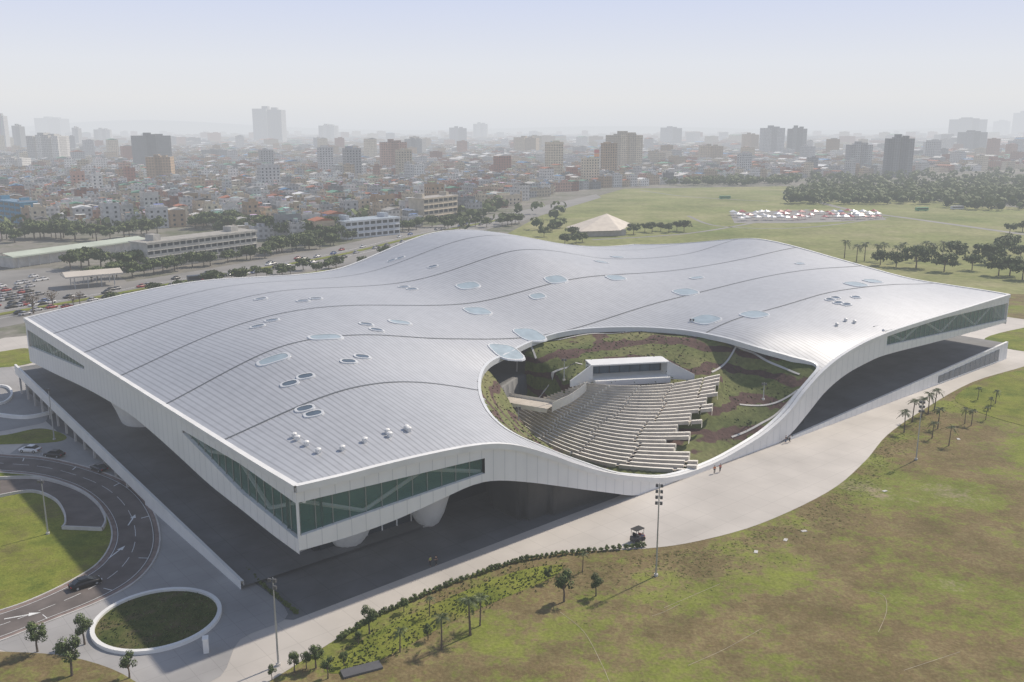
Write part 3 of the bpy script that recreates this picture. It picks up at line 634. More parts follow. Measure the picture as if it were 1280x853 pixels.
for k in range(2600):
    q=random.choice(ed2); x,y=G(q[0]+U(-8,12),q[1]+random.expovariate(1/18.)+2); tuft(x,y,U(.03,.11),U(.1,.35),random.choice([1,2,2,2]))
struct(b.build('ground_cover',[M['leaf1'],M['leaf2'],M['yellow']]),'ragged low plants and tufts along the plaza edge','ground cover','stuff')
b=MB()
for q in ([(700,765),(730,790),(752,830),(762,853)],[(860,832),(905,812),(952,786)],[(1085,738),(1105,745),(1108,765),(1098,790)],[(815,770),(830,765),(850,755)],[(1130,838),(1200,815)],[(830,760),(900,730)]):
    ribbon(b,[G(*w) for w in catmull(q,6)],.07,.0)
struct(b.build('path',M['soil']),'thin pale worn lines across the lawn','path')
for i,q in enumerate([(945,690),(982,675),(1005,664),(1106,614),(1198,549)]):
    x,y=G(*q); b=MB(); b.box(-.5,.5,-.3,.3,-.05,.05,rot=U(0,1.5)); o=b.build('drain_cover',M['conc']); o.location=(x,y,0); tag(o,'small pale concrete drain cover set in the lawn','drain cover','drain covers on the lawn')
x,y=G(452,838); b=MB(); b.box(-2.6,2.6,-.9,.9,0,.25,rot=.45); o=b.build('drain_grate',M['lamp']); o.location=(x,y,0); tag(o,'dark rectangular drain grate in the lawn at the bottom','grate')
pxsheet('lawn',[(1195,495),(1240,472),(1300,468),(1330,540),(1270,530),(1210,510)],.05,M['lush'],'lawn bed with palms right of the plaza','lawn')
pxsheet('lawn',[(1230,425),(1270,412),(1330,405),(1330,440),(1270,438)],.05,M['lush'],'green bank beyond the right corner of the roof','lawn')
# ---------------- mid-ground
pxsheet('field',[(560,335),(620,300),(690,262),(780,236),(980,233),(1130,248),(1400,270),(1400,372),(1280,368),(1050,358),(760,356)],-.02,M['field'],'open pale green field beyond the arts centre','field',0)
pxsheet('road',[(-90,385),(100,362),(250,338),(400,312),(520,286),(640,266),(745,243),(752,247),(655,276),(545,302),(430,332),(260,358),(100,390),(-90,428)],.0,M['street'],'wide busy avenue running back into the city','road',0)
pxsheet('lawn',[(60,405),(100,392),(260,360),(430,334),(545,304),(590,292),(560,312),(430,348),(260,376),(120,402)],.03,M['lush'],'planted verge between the avenue and the arts centre','lawn',0)
AVX=[-60,100,255,415,530,645]; AVY=[404,376,348,321,294,271]
avc=[G(*w) for w in catmull(list(zip(AVX,AVY)),20)]
b=MB(); ribbon(b,avc,3.5,0,0,.3); struct(b.build('median',M['lush']),'planted median strip in the avenue','median')
b=MB()
for e in (-7,7):
    L_,R_=offset(avc,14); ribbon(b,(L_ if e>0 else R_),.35,.05)
struct(b.build('road_marking',M['mark']),'white lane lines on the wide avenue','road marking')
pxsheet('car_park',[(-90,345),(60,335),(150,345),(165,358),(90,368),(-90,392)],-.01,M['street'],'open asphalt car park at the left edge','car park',0)
b=MB()
for q,w in (([(980,240),(1060,262),(1150,275),(1300,296)],7),([(740,300),(860,292),(960,275),(1010,262)],3.5),([(800,238),(860,246),(960,252)],3),([(860,270),(900,283),(1000,285),(1110,272)],3)):
    ribbon(b,[G(*k) for k in catmull(q,6)],w,.02)
struct(b.build('path',M['street']),'pale tracks crossing the open field','path')
pxsheet('pavement',[(912,266),(1000,263),(1100,268),(1108,275),(1000,279),(918,279)],.01,M['street'],'grey hardstanding under the market tents','pavement',0)
# ---------------- trees
def crown(b,n,rx,rz,cz,q,clumps=9,seed=0):
    rd=random.Random(seed); cl=[]
    for k in range(clumps):
        a=rd.uniform(0,6.28); e=rd.uniform(-.8,1); r=rd.uniform(.35,.75); cl.append((rx*r*math.cos(a)*math.sqrt(1-e*e*.7),rx*r*math.sin(a)*math.sqrt(1-e*e*.7),cz+rz*e*.65,rd.uniform(.3,.5)))
    for k in range(n):
        c=rd.choice(cl); v=Vector((rd.gauss(0,1),rd.gauss(0,1),rd.gauss(0,1))).normalized()*rx*c[3]*rd.uniform(.6,1.05)
        p_=Vector((c[0],c[1],c[2]))+Vector((v.x,v.y,v.z*rz/rx)); nrm=(v+Vector((rd.uniform(-1,1),rd.uniform(-1,1),rd.uniform(0,1)))*rx*.3).normalized()
        x=nrm.cross(Vector((rd.uniform(-1,1),rd.uniform(-1,1),.3))).normalized(); y=nrm.cross(x); s=q*rd.uniform(.6,1.3)
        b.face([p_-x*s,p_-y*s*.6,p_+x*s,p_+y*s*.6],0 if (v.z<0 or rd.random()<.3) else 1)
def maketree(label,h,rx,n,q,lm,seed,group,bare=False,name='tree'):
    t=thing(name,label,'tree',(0,0,-999),0,group); rd=random.Random(seed); tb=MB()
    tb.tube([(0,0,-.1),(.05*h*.2,0,h*.25),(0,.03*h,h*.5),(0,0,h*.7)],[.035*h,.026*h,.02*h,.008*h],6)
    for k in range(6 if not bare else 14):
        a=k*2.4+rd.random(); z0=h*rd.uniform(.3,.55); tb.tube([(0,0,z0),(rx*.35*math.cos(a),rx*.35*math.sin(a),z0+h*.14),(rx*.75*math.cos(a),rx*.75*math.sin(a),z0+h*rd.uniform(.2,.36))],[.014*h,.01*h,.003*h],4)
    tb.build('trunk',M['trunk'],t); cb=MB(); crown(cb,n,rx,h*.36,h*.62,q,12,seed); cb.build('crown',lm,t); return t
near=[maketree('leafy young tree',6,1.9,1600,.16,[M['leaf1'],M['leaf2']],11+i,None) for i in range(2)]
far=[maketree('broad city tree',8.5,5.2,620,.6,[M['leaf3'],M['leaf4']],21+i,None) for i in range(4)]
barep=maketree('sparse brown tree',8,3.2,160,.25,[M['bare'],M['bare']],41,None,True)
def makepalm(seed,h=6.2):
    t=thing('palm_tree','palm','palm tree',(0,0,-999)); rd=random.Random(seed); b=MB(); b.tube([(0,0,-.1),(.08,0,h*.4),(.15,.05,h*.8),(.15,.05,h)],[.2,.15,.13,.1],7); b.build('trunk',M['trunk'],t)
    c=MB()
    for k in range(20):
        a=k*2.4; el=rd.uniform(-.4,1.25); L_=rd.uniform(1.6,2.4); pts=[]; d=Vector((math.cos(a),math.sin(a),0)); sd=Vector((-d.y,d.x,0))
        for j in range(6):
            u=j/5; pts.append(Vector((.15,.05,h))+d*L_*u*math.cos(el*.6)+Vector((0,0,L_*(u*math.sin(el)-.75*u*u))))
        for j in range(5):
            for sg in (-1,1):
                for i_ in range(3):
                    p0=pts[j].lerp(pts[j+1],i_/3); p1=pts[j].lerp(pts[j+1],(i_+.7)/3); w=.45*math.sin(math.pi*(.12+.8*(j+i_/3)/5)); c.face([p0,p1,p1+sd*sg*w*.9+d*.1-Vector((0,0,w*.45)),p0+sd*sg*w+d*.22-Vector((0,0,w*.6))],k%2)
    c.build('crown',[M['palmleaf'],M['leaf1']],t); return t
palms=[makepalm(3),makepalm(4,5.4)]
PROTO=near+far+[barep]+palms
def put(proto,px,py,label,group,h=1.0,rz=None):
    x,y=G(px,py); return dup(proto,(x,y,0),U(0,6.28) if rz is None else rz,label,h,group)
for px,py,s,lb in [(47,815,.8,'leafy young tree in the corner lawn, nearest the left edge'),(90,845,.95,'leafy young tree at the bottom edge left of the round planter'),(106,806,.75,'slim young tree just left of the round planter'),(162,848,.62,'small leafy tree below the round planter'),(395,835,.6,'bushy small tree where the plaza meets the lawn at the bottom')]:
    put(near[int(px)%2],px,py,lb,'young trees near the driveway',s)
for px,py,s in [(368,840,.5),(383,836,.45),(410,848,.5),(430,832,.35),(462,792,.7),(505,765,.4),(448,806,.35),(340,850,.35),(535,800,.4)]:
    put(near[int(px)%2],px,py,'small leafy bush between the plaza and the lawn','small bushes beside the plaza corner',s)
for px,py,s,pr in [(588,794,1.0,1),(552,812,.75,0),(500,815,.6,1),(705,752,.85,2),(745,745,.6,2),(537,770,.45,0),(685,728,.4,2),(728,715,.5,0)]:
    put(near[0] if pr==2 else palms[pr],px,py,'small leafy tree below the shrub row, on the lawn' if pr==2 else 'slender palm on the lawn below the shrub row','trees below the shrub row',s)
for px,py,s in [(1130,541,.95),(1140,528,1),(1152,522,.9),(1160,518,1),(1168,512,.95),(1165,548,.8),(1172,536,.9),(1186,557,.8),(1206,530,.7),(1214,532,.7),(1232,525,.6),(1222,500,.6),(1238,512,.55)]:
    put(palms[int(px)%2],px,py,'palm in the cluster right of the plaza','palms right of the plaza',s*.85)
for i in range(11): put(palms[i%2],1058+i*12+U(-3,3),325+U(-2,4),'palm in the row behind the right hump of the roof','palm row behind the roof',1.5)
for px,py in [(42,392),(92,384),(100,380)]: put(barep,px,py,'sparse brown tree by the avenue','bare trees by the avenue',1.1 if px<50 else .7)
for px,py in [(1262,345),(1215,338),(1180,340),(1145,335),(1240,330),(1275,325),(1195,328),(1255,318),(1160,325),(1278,350),(1248,345),(1228,325),(1252,322),(1265,310)]:
    put(far[int(px)%4],px,py,'broad dark tree behind the right end of the roof','trees behind the right end of the roof',U(.9,1.4))
for px,py in [(806,290),(815,291),(826,289),(836,291),(846,289),(855,290),(792,293),(720,305),(700,285),(690,290),(1262,292),(1278,290),(715,298),(728,303),(680,296),(706,306)]: put(far[int(px)%4],px,py,'dark round tree in the open field','field trees',U(.75,.95))
def along(pts,n,label,group,s0,s1,jit):
    l=resamp(catmull(pts,8),n)
    for i,q in enumerate(l): put(far[random.randrange(4)],q[0]+U(-jit,jit),q[1]+U(-jit,jit)*.35,label,group,U(s0,s1))
along([(130,392),(195,374),(225,367),(262,358),(300,350),(345,346),(380,340),(425,338),(500,318)],26,'street tree on the near side of the avenue','near avenue trees',.5,.85,8)
along([(110,352),(200,340),(300,326),(400,309),(500,287),(600,272)],40,'street tree on the far side of the avenue','far avenue trees',.65,1.05,6)
along([(90,336),(130,332),(170,338),(200,330)],10,'dark tree between the long green roof and the avenue','trees by the long green roof',.9,1.3,8)
along([(335,315),(370,312),(400,306),(425,300)],14,'dark tree beside the right end of the school block','trees right of the school block',.9,1.4,8)
along([(250,283),(300,288),(340,294),(390,298),(420,292)],32,'dense tree behind the long school block','trees behind the school block',1.1,1.7,12)
along([(245,262),(300,262),(350,268),(420,275),(460,270)],18,'tree among the houses behind the school block','trees among the houses',1.0,1.4,10)
along([(10,302),(60,298),(110,300),(200,292)],22,'tree behind the long green roof','trees behind the green roof',1,1.6,8)
along([(500,290),(560,282),(620,284),(650,280)],14,'street tree near the roof crest','trees near the roof crest',.8,1.1,5)
spots=[(480,330),(455,338),(1100,332),(1120,334),(560,288),(575,287),(66,384),(600,782),(1244,505)]
for p_,q in zip(PROTO,spots):
    x,y=G(*q); p_.location=(x,y,0)
for i,lb in enumerate(['leafy young tree by the avenue behind the left slope','second leafy young tree by the avenue behind the left slope','broad tree just behind the right hump of the roof','broad tree behind the right hump, next to its twin','broad avenue tree behind the main roof crest','second broad avenue tree behind the main roof crest','sparse brown tree between two others by the avenue','slender palm beside the tallest palm on the lawn','short palm in the right lawn bed']): PROTO[i]['label']=lb
PROTO[7].scale=(.7,)*3; PROTO[8].scale=(.6,)*3
def wood(name,areas,label,q=2.2):
    b=MB()
    for (x0,x1,y0,y1,n) in areas:
        for k in range(n):
            x,y=G(U(x0,x1),U(y0,y1)); h=U(6,11); r=U(3,6.5)
            for j in range(18):
                v=Vector((random.gauss(0,1),random.gauss(0,1),random.gauss(0,1))).normalized(); p_=Vector((x+v.x*r,y+v.y*r,max(.5,h*.6+v.z*h*.4))); a=v.cross(Vector((R(),R(),1))).normalized(); c=v.cross(a); s=q*U(.5,1)
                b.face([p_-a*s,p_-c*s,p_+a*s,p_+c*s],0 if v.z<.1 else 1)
    return struct(b.build(name,[M['leaf3'],M['leaf4']]),label,'trees','stuff')
wood('distant_wood',[(985,1330,238,256,620),(830,1000,226,233,120),(1180,1330,256,264,50),(1010,1330,222,236,220)],'far wood along the back of the open field')
wood('city_trees',[(0,700,185,290,360),(700,1280,185,226,220)],'scattered trees among the far city houses',2.6)
sb=MB(); crown(sb,300,.5,.45,.45,.11,6,5); sb.tube([(0,0,-.05),(0,0,.4)],.06,5,0)
sh=sb.build('shrub',[M['shrub'],M['leaf2']]); tag(sh,'clipped round shrub in the long row along the plaza','shrub','shrubs in the row along the plaza')
l=resamp(catmull([(425,800),(470,772),(530,745),(600,718),(660,700),(730,691),(805,684)],8),66)
for i,q in enumerate(l):
    x,y=G(*q)
    if i==0: sh.location=(x,y,0)
    else: dup(sh,(x,y,0),U(0,6),None,U(.8,1.15))
for q in resamp([(250,664),(290,698),(330,734),(370,768)],40):
    x,y=G(*q); dup(sh,(x,y,0),U(0,6),'low dark shrub in the line beside the shaded forecourt',U(.6,.9),'shrubs along the forecourt line')
for q in resamp([(990,548),(1040,528),(1090,510)],20):
    x,y=G(*q); dup(sh,(x,y,0),U(0,6),'small shrub at the foot of the right terrace wall',U(.5,.8),'shrubs under the right terrace wall')
# ---------------- city
TC=math.radians(33); cc_,cs_=math.cos(TC),math.sin(TC)
def c2w(x,y): return x*cc_-y*cs_, x*cs_+y*cc_
wallc=[('white',(.70,.67,.62)),('cream',(.62,.53,.39)),('pale grey',(.50,.49,.47)),('beige',(.54,.43,.30)),('pinkish',(.52,.33,.25)),('grey',(.30,.30,.29)),('tan',(.46,.33,.21)),('brick red',(.36,.18,.13))]
roofc=[('grey',(.35,.34,.32)),('pale',(.62,.60,.56)),('green',(.13,.31,.21)),('rust red',(.42,.16,.09)),('blue',(.12,.27,.46)),('white',(.74,.74,.73)),('dark',(.12,.12,.12))]
bxs=[0,170,250,330,400,430,500,560,640,700,780,860,980,1100,1280]; bys=[292,286,284,300,303,299,288,274,256,240,234,229,224,220,212]
TOW=[(316,361,133,179,'tall grey twin-shouldered tower rising above the left city','pale grey'),(37,90,166,206,'wide white apartment slab at the left','white'),(164,221,166,212,'dark stepped apartment tower left of centre','grey'),(184,221,193,230,'brown apartment block before the dark stepped tower','tan'),(473,512,174,220,'pink brick apartment tower left of the roof crest','pinkish'),(505,534,172,197,'grey apartment block beside the pink tower','grey'),(754,806,164,214,'cream stepped apartment block right of centre','cream'),(741,767,183,217,'narrow white office block with coloured signs','white'),(947,980,157,197,'left one of the twin grey towers','pale grey'),(980,1009,157,197,'right one of the twin grey towers','grey'),(1101,1141,168,220,'dark isolated apartment tower at the right','grey'),(1054,1090,177,216,'grey apartment block left of the dark isolated tower','pale grey'),(1184,1231,147,178,'far hazy tower group at the right','pale grey'),(1264,1290,139,172,'hazy tower cut by the right edge','pale grey'),(-8,14,140,190,'hazy tower cut by the left edge','pale grey'),(46,88,146,172,'hazy stepped tower behind the white slab','grey'),(18,34,155,188,'slim hazy tower between the left edge and white slab','grey'),(92,104,158,184,'slim hazy tower right of the white slab','pale grey'),(118,142,160,180,'faint hazy block between two left towers','pale grey'),(1195,1231,163,192,'grey block below the far tower group','grey'),(824,852,158,182,'hazy domed block right of the cream block','pale grey'),(590,612,153,174,'faint hazy tower above the roof crest','pale grey'),(398,425,155,177,'faint hazy wide block right of the tall tower','pale grey'),(0,40,196,214,'low white row of flats at the left edge','white'),(1240,1262,150,170,'faint block near the right edge','pale grey'),(925,948,166,192,'brownish block left of the twin towers','tan'),(870,905,180,205,'beige low flats left of the twin towers','beige'),(560,585,158,182,'faint grey block behind the pink tower','pale grey'),(250,290,186,200,'low grey block left of the tall tower','grey'),(640,676,170,195,'faint wide beige block in the hazy centre','beige')]
towpos=[]
for i,(x0,x1,yt,yb,lb,cn) in enumerate(TOW):
    X_,Y_=G((x0+x1)/2,yb); dep=Y_*CP+HC*SP; w=(x1-x0)/F0*dep
    d=ray((x0+x1)/2,yt); h=HC+d[2]*(Y_/d[1]); w=w/1.25; dd=w*.6; rd=random.Random(i+50)
    t=thing('apartment_tower',lb,'tower',(X_,Y_,0),rd.uniform(-.35,.35)); towpos.append((X_,Y_,w))
    col=dict(wallc)[cn]; b=MB(); k=rd.choice([0,1,2]); v=tuple(c*.75 for c in col)
    if k==0: b.box(-w/2,w/2,-dd/2,dd/2,0,h*.92,c=col,ct=(.3,.3,.3)); b.box(-w*.12,w*.12,-dd/2-w*.05,dd/2,0,h*.96,c=v,ct=(.3,.3,.3))
    elif k==1:
        b.box(-w/2,-.02*w,-dd/2,dd/2,0,h*.93,c=col,ct=(.3,.3,.3)); b.box(.02*w,w/2,-dd/2-w*.06,dd/2-.3,0,h*.9,c=v,ct=(.3,.3,.3)); b.box(-.02*w,.02*w,-dd/4,dd/4,0,h*.88,c=v)
    else:
        for q in range(4): xx_=-w/2+w*q/4; b.box(xx_+w*.01,xx_+w*.23,-dd/2+(q%2)*w*.07,dd/2,0,h*(.9+.03*(q in(1,2))),c=col if q%2 else v,ct=(.3,.3,.3))
        b.box(-w/2+1,w/2-1,-dd/4,dd/4,0,h*.88,c=v)
    b.build('walls',M['citywin'],t,col=True)
    r=MB(); r.box(-w*.2,w*.0,-dd*.3,dd*.2,h*.9,h,c=v,ct=(.3,.3,.3)); r.box(w*.1,w*.3,-dd*.2,dd*.2,h*.88,h*.965,c=v,ct=(.3,.3,.3)); r.build('roof_house',M['cityplain'],t,col=True)
    if i==7:
        for j,cx in enumerate(((.5,.06,.05),(.7,.25,.05),(.05,.25,.4))):
            s=MB(); s.box(-w/2,-w*.2,-dd/2-.4,-dd/2-.15,h*(.9-.14*(j+1)),h*(.9-.14*j)-1); s.build('signboard',paint('sign_%s'%('red','orange','teal')[j],cx),t)
b=MB(); N=80
for i in range(N):
    x0=-9000+18000*i/N; x1=-9000+18000*(i+1)/N; hh=lambda x:70+90*math.exp(-((x+5200)/1500)**2)+25*math.sin(x/900)
    b.face([(x0,11500,-10),(x1,11500,-10),(x1,12500,hh(x1)),(x0,12500,hh(x0))])
struct(b.build('hills',M['leaf3']),'faint hazy hills on the horizon','hills')
cands=[]
def cell(sp,y0,y1,kk):
    ext=int(y1*1.3/sp)
    for i in range(-ext,ext):
        for j in range(-ext,ext*1):
            x,y=c2w(i*sp+U(-.15,.15)*sp,j*sp+U(-.15,.15)*sp)
            if y<y0 or y>=y1 or abs(x)>y*.62+40: continue
            if i%6==0 and R()<.85: continue
            px,py=proj(x,y)
            if py>np.interp(px,bxs,bys): continue
            if (424<px<508 and 275<py<306) or (520<px<582 and 262<py<286) or (px<34 and 268<py<290): continue
            if R()<(.08 if sp<30 else .22): continue
            if any(math.hypot(x-a,y-b_)<w_*.75+10 for a,b_,w_ in towpos): continue
            w=sp*U(.5,.98); d=sp*U(.6,.98); h=random.choice([5,7,8,9,10,12,13,14])*U(.9,1.1)
            rr=R()
            if rr<.025*kk: h=U(16,26)
            if rr<.005*kk and y>900: h=U(30,50); w=max(w,20)
            if rr>.97 and sp<20: w*=2.6; h=U(6,9)
            wi=random.choice([0,0,0,1,1,2,2,3,3,4,5,6,7]); ri_=random.choice([0,0,0,1,1,2,2,3,3,4,5,5,6])
            cands.append((x,y,w,d,h,wi,ri_))
cell(14,400,1400,1); cell(24,1400,3000,1.4); cell(52,3000,8500,3)
def score(c): 
    dep=c[1]*CP; return -(c[2]*c[4])/(dep*dep)
cands.sort(key=score)
ind=[c for c in cands if -20<proj(c[0],c[1])[0]<1300][:300]; ids=set(map(id,ind)); rest=[c for c in cands if id(c) not in ids]
def house(b,rf,c,x=0,y=0):
    w,d,h,wi,ri_=c[2:]; j=U(.75,1.15); wc=tuple(q*j for q in wallc[wi][1]); rc=tuple(q*j for q in roofc[ri_][1]); rt=R()
    b.box(x-w/2,x+w/2,y-d/2,y+d/2,0,h,c=wc,ct=rc,bottom=False)
    if rt<.3:
        e=.4; z1=h+.05; z2=h+min(w*.13,2.5)
        for f in ([(x-w/2-e,y-d/2-e,z1),(x,y-d/2-e,z2),(x,y+d/2+e,z2),(x-w/2-e,y+d/2+e,z1)],[(x,y-d/2-e,z2),(x+w/2+e,y-d/2-e,z1),(x+w/2+e,y+d/2+e,z1),(x,y+d/2+e,z2)],[(x-w/2,y-d/2,z1),(x+w/2,y-d/2,z1),(x,y-d/2,z2)]): rf.face(f,c=rc)
    else:
        q=U(.25,.5); ox,oy=U(-.2,.2)*w,U(-.2,.2)*d; rf.box(x+ox-w*q/2,x+ox+w*q/2,y+oy-d*q/2,y+oy+d*q/2,h,h+U(2,3.4),c=wc,ct=tuple(min(.8,k*U(.7,1.6)) for k in random.choice(roofc)[1]),bottom=False)
        if w<40:
            for sx_ in (-1,1): rf.box(x+sx_*w/2-.15,x+sx_*w/2+.15,y-d/2,y+d/2,h,h+1,c=wc,bottom=False)
            rf.box(x-w/2+.15,x+w/2-.15,y-d/2-.1,y-d/2+.2,h,h+1,c=wc,bottom=False)
            rf.box(x+ox*-1.5-.9,x+ox*-1.5+.9,y-oy-.9,y-oy+.9,h,h+2.2,c=(.5,.52,.53),bottom=False)
wm=MB(); wm.box(-.75,.75,-.06,.06,0,1.5); wmesh=None
zone=lambda px,py: ('behind the car park' if py>262 and px<160 else 'behind the school block' if px<430 and py>240 else 'in the far left city' if px<430 else 'beside the avenue' if px<700 and py>235 else 'in the hazy centre of the city' if px<800 else 'beyond the open field')
for i,c in enumerate(ind):
    px,py=proj(c[0],c[1]); lvl=max(2,round(c[4]/3.2)); num=['','','two','three','four','five','six','seven','eight','nine','ten'][min(10,lvl)]
    lb='%s %s-storey building with %s roof %s'%(wallc[c[5]][0],num,roofc[c[6]][0],zone(px,py))
    if i<80:
        t=thing('city_house',lb,'building',(c[0],c[1],0),TC,'low buildings of the city'); b=MB(); r=MB(); house(b,r,c); b.build('walls',M['cityplain'],t,col=True); r.build('roof',M['cityplain'],t,col=True)
        w,d,h=c[2:5]
        for f in range(int(h/3.2)):
            for side in (0,1):
                ln_=w if side==0 else d; k_=max(2,int(ln_/3.6))
                for q in range(k_):
                    if wmesh is None: o=wm.build('window',M['pane'],t); wmesh=o.data
                    else: o=bpy.data.objects.new('window',wmesh); C.objects.link(o); o.parent=t
                    u=-ln_/2+ln_*(q+.5)/k_; z=f*3.2+1.2
                    if side==0: o.location=(u,-d/2,z)
                    else: o.location=(-w/2,u,z); o.rotation_euler=(0,0,math.pi/2)
    else:
        b=MB(); house(b,b,c); o=b.build('city_house',M['citywin'],col=True); o.location=(c[0],c[1],0); o.rotation_euler=(0,0,TC); tag(o,lb,'building','low buildings of the city')
b=MB()
for c in rest:
    x=c[0]*cc_+c[1]*cs_; y=-c[0]*cs_+c[1]*cc_
    house(b,b,c,x,y)
o=b.build('distant_city',M['citywin'],col=True); o.rotation_euler=(0,0,TC); struct(o,'countless small hazy buildings filling the far city','buildings','stuff')
def wing(name,pa,pb,h,dep,col,rcol,label,floors,cols_,extra=None):
    a=np.array(G(*pa)); c=np.array(G(*pb)); d=c-a; ln=np.linalg.norm(d); t=thing(name,label,'building',(a[0],a[1],0),math.atan2(d[1],d[0]))
    b=MB(); b.box(0,ln,0,dep,0,h,c=col,ct=rcol); b.build('walls',M['cityplain'],t,col=True); r=MB(); r.box(-.6,ln+.6,-.6,dep+.6,h,h+.5,c=col,ct=rcol); 
    r.box(ln*.1,ln*.16,dep*.3,dep*.8,h+.5,h+3.5,c=col,ct=rcol); r.box(ln*.8,ln*.87,dep*.3,dep*.8,h+.5,h+3.2,c=col,ct=rcol); r.build('roof',M['cityplain'],t,col=True)
    for f in range(floors):
        for q in range(cols_):
            u=ln/cols_; w=MB(); z=h/floors*f+h/floors*.3; w.box(u*(q+.14),u*(q+.86),-.12,.05,z,z+h/floors*.5); w.build('window',M['pane'],t)
        s=MB(); z=h/floors*(f+1)-.35; s.box(0,ln,-1.0,0,z-.2,z,c=col); s.build('balcony_slab',M['cityplain'],t,col=True)
    return t
wing('school_block',(186,338),(322,318),13,13,(.52,.50,.45),(.38,.36,.32),'long grey four-storey school block with rows of windows',4,18)
wing('office_block',(432,300),(500,293),11,16,(.58,.60,.62),(.36,.42,.47),'low white and blue-grey office block beside the avenue',3,9)
wing('corner_building',(530,278),(572,272),17,14,(.56,.49,.38),(.4,.37,.33),'cream building with rooftop sheds by the avenue bend',4,7)
wing('blue_building',(-6,275),(28,280),15,12,(.10,.28,.40),(.15,.25,.35),'teal blue building at the left edge',4,5)
def canopy(name,pa,pb,dep,h,mt,label,posts):
    a=np.array(G(*pa)); c=np.array(G(*pb)); d=c-a; ln=np.linalg.norm(d); t=thing(name,label,'canopy',(a[0],a[1],0),math.atan2(d[1],d[0]))
    b=MB(); b.face([(-1,-1,h),(ln+1,-1,h),(ln+1,dep/2,h+1.4),(-1,dep/2,h+1.4)]); b.face([(-1,dep/2,h+1.4),(ln+1,dep/2,h+1.4),(ln+1,dep+1,h),(-1,dep+1,h)]); b.box(-1,ln+1,-1.1,-1,h-.7,h); b.box(-1.1,-1,-1,dep+1,h-.7,h); b.build('roof',mt,t)
    for k in range(posts):
        for y in (.5,dep-.5): q=MB(); q.tube([(ln*(k+.5)/posts,y,0),(ln*(k+.5)/posts,y,h+.1)],.22,6); q.build('post',M['metal'],t)
    if name=='long_shed': q=MB(); q.box(1,ln-1,2,dep-1,0,h-.8); q.build('back_wall',M['conc'],t)
    return t
canopy('long_shed',(18,336),(182,312),13,6,mat('pale_green_roof',(.45,.49,.40),.6,0,.12,.1),'long low shed with pale green roof at the left',14)
canopy('station_canopy',(86,362),(152,356),11,5.5,mat('tan_canopy',(.54,.49,.42),.7,0,.1,.1),'tan forecourt canopy beside the car park',4)
a=G(735,296); t=thing('pavilion','low pavilion with one broad tan sloping roof in the field','pavilion',(a[0],a[1],0),.25)
b=MB(); b.box(0,26,0,22,0,4,c=(.40,.38,.35)); b.build('walls',M['cityplain'],t,col=True)
b=MB(); b.face([(-6,-2,3.6),(20,-5,4),(22,26,12)]); b.face([(20,-5,4),(38,18,5),(22,26,12)]); b.face([(-6,-2,3.6),(22,26,12),(-8,22,4)]); b.face([(22,26,12),(38,18,5),(34,32,4),(0,32,4)]); b.build('roof',mat('tan_roof',(.60,.53,.44),.7,0,.1,.2),t)
tb=MB(); tb.face([(-2.5,-2.5,2.6),(2.5,-2.5,2.6),(0,0,4.0)]); tb.face([(2.5,-2.5,2.6),(2.5,2.5,2.6),(0,0,4.0)]); tb.face([(2.5,2.5,2.6),(-2.5,2.5,2.6),(0,0,4.0)]); tb.face([(-2.5,2.5,2.6),(-2.5,-2.5,2.6),(0,0,4.0)])
tb.box(-2.5,2.5,-2.52,-2.48,2.2,2.6)
for x in (-2.4,2.4):
    for y in (-2.4,2.4): tb.tube([(x,y,0),(x,y,2.6)],.08,4)
tents=[tb.build('market_tent',paint('tent_'+n_,c)) for n_,c in (('white',(.66,.66,.66)),('red',(.42,.10,.10)),('blue',(.10,.18,.36)))]
for row,(ya,yb) in enumerate(((269,268),(272.5,271),(276,274))):
    for i in range(22):
        if R()<.2: continue
        px=918+i*8.3+row*3+U(-2.5,2.5); py=ya+(yb-ya)*i/21+U(-.6,.6); cidx=0 if R()<.7 else (1 if R()<.7 else 2); x,y=G(px,py)
        nm=('white','red','blue')[cidx]; src=tents[cidx]; lb='%s market tent in the %s row in the far field'%(nm,('farthest','middle','nearest')[row]); s_=U(.8,1.15)
        if 'label' not in src: tag(src,lb,'tent','market tents in the field'); src.location=(x,y,0); src.scale=(s_,)*3
        else: dup(src,(x,y,0),U(0,1),lb,s_,'market tents in the field')
# ---------------- vehicles
def loft(b,st,m=0):
    n_=len(st[0]); i0=len(b.v)
    for r in st: b.v+=r
    for k in range(len(st)-1):
        for j in range(n_): b.f.append((i0+k*n_+j,i0+k*n_+(j+1)%n_,i0+(k+1)*n_+(j+1)%n_,i0+(k+1)*n_+j)); b.m.append(m); b.c.append(None)
    for e in (0,len(st)-1): b.f.append(tuple(i0+e*n_+j for j in range(n_))); b.m.append(m); b.c.append(None)
def ring(x,hw,z0,z1,r=.12): return [(x,-hw,z0),(x,hw,z0),(x,hw,z1-r),(x,hw-r,z1),(x,-hw+r,z1),(x,-hw,z1-r)]
def carbody(b,m=0): loft(b,[ring(-2.25,.72,.35,.75),ring(-2.1,.85,.25,.92),ring(-1.0,.9,.22,.98),(ring(.7,.9,.22,.95)),ring(1.7,.86,.22,.85),ring(2.15,.78,.25,.72),ring(2.28,.6,.35,.55)],m)
def carcabin(b,m=0): loft(b,[ring(-1.75,.74,.9,.98,.02),ring(-1.2,.7,.9,1.36,.1),ring(-.2,.7,.9,1.45,.1),ring(.4,.7,.9,1.38,.1),ring(1.15,.74,.9,.96,.02)],m)
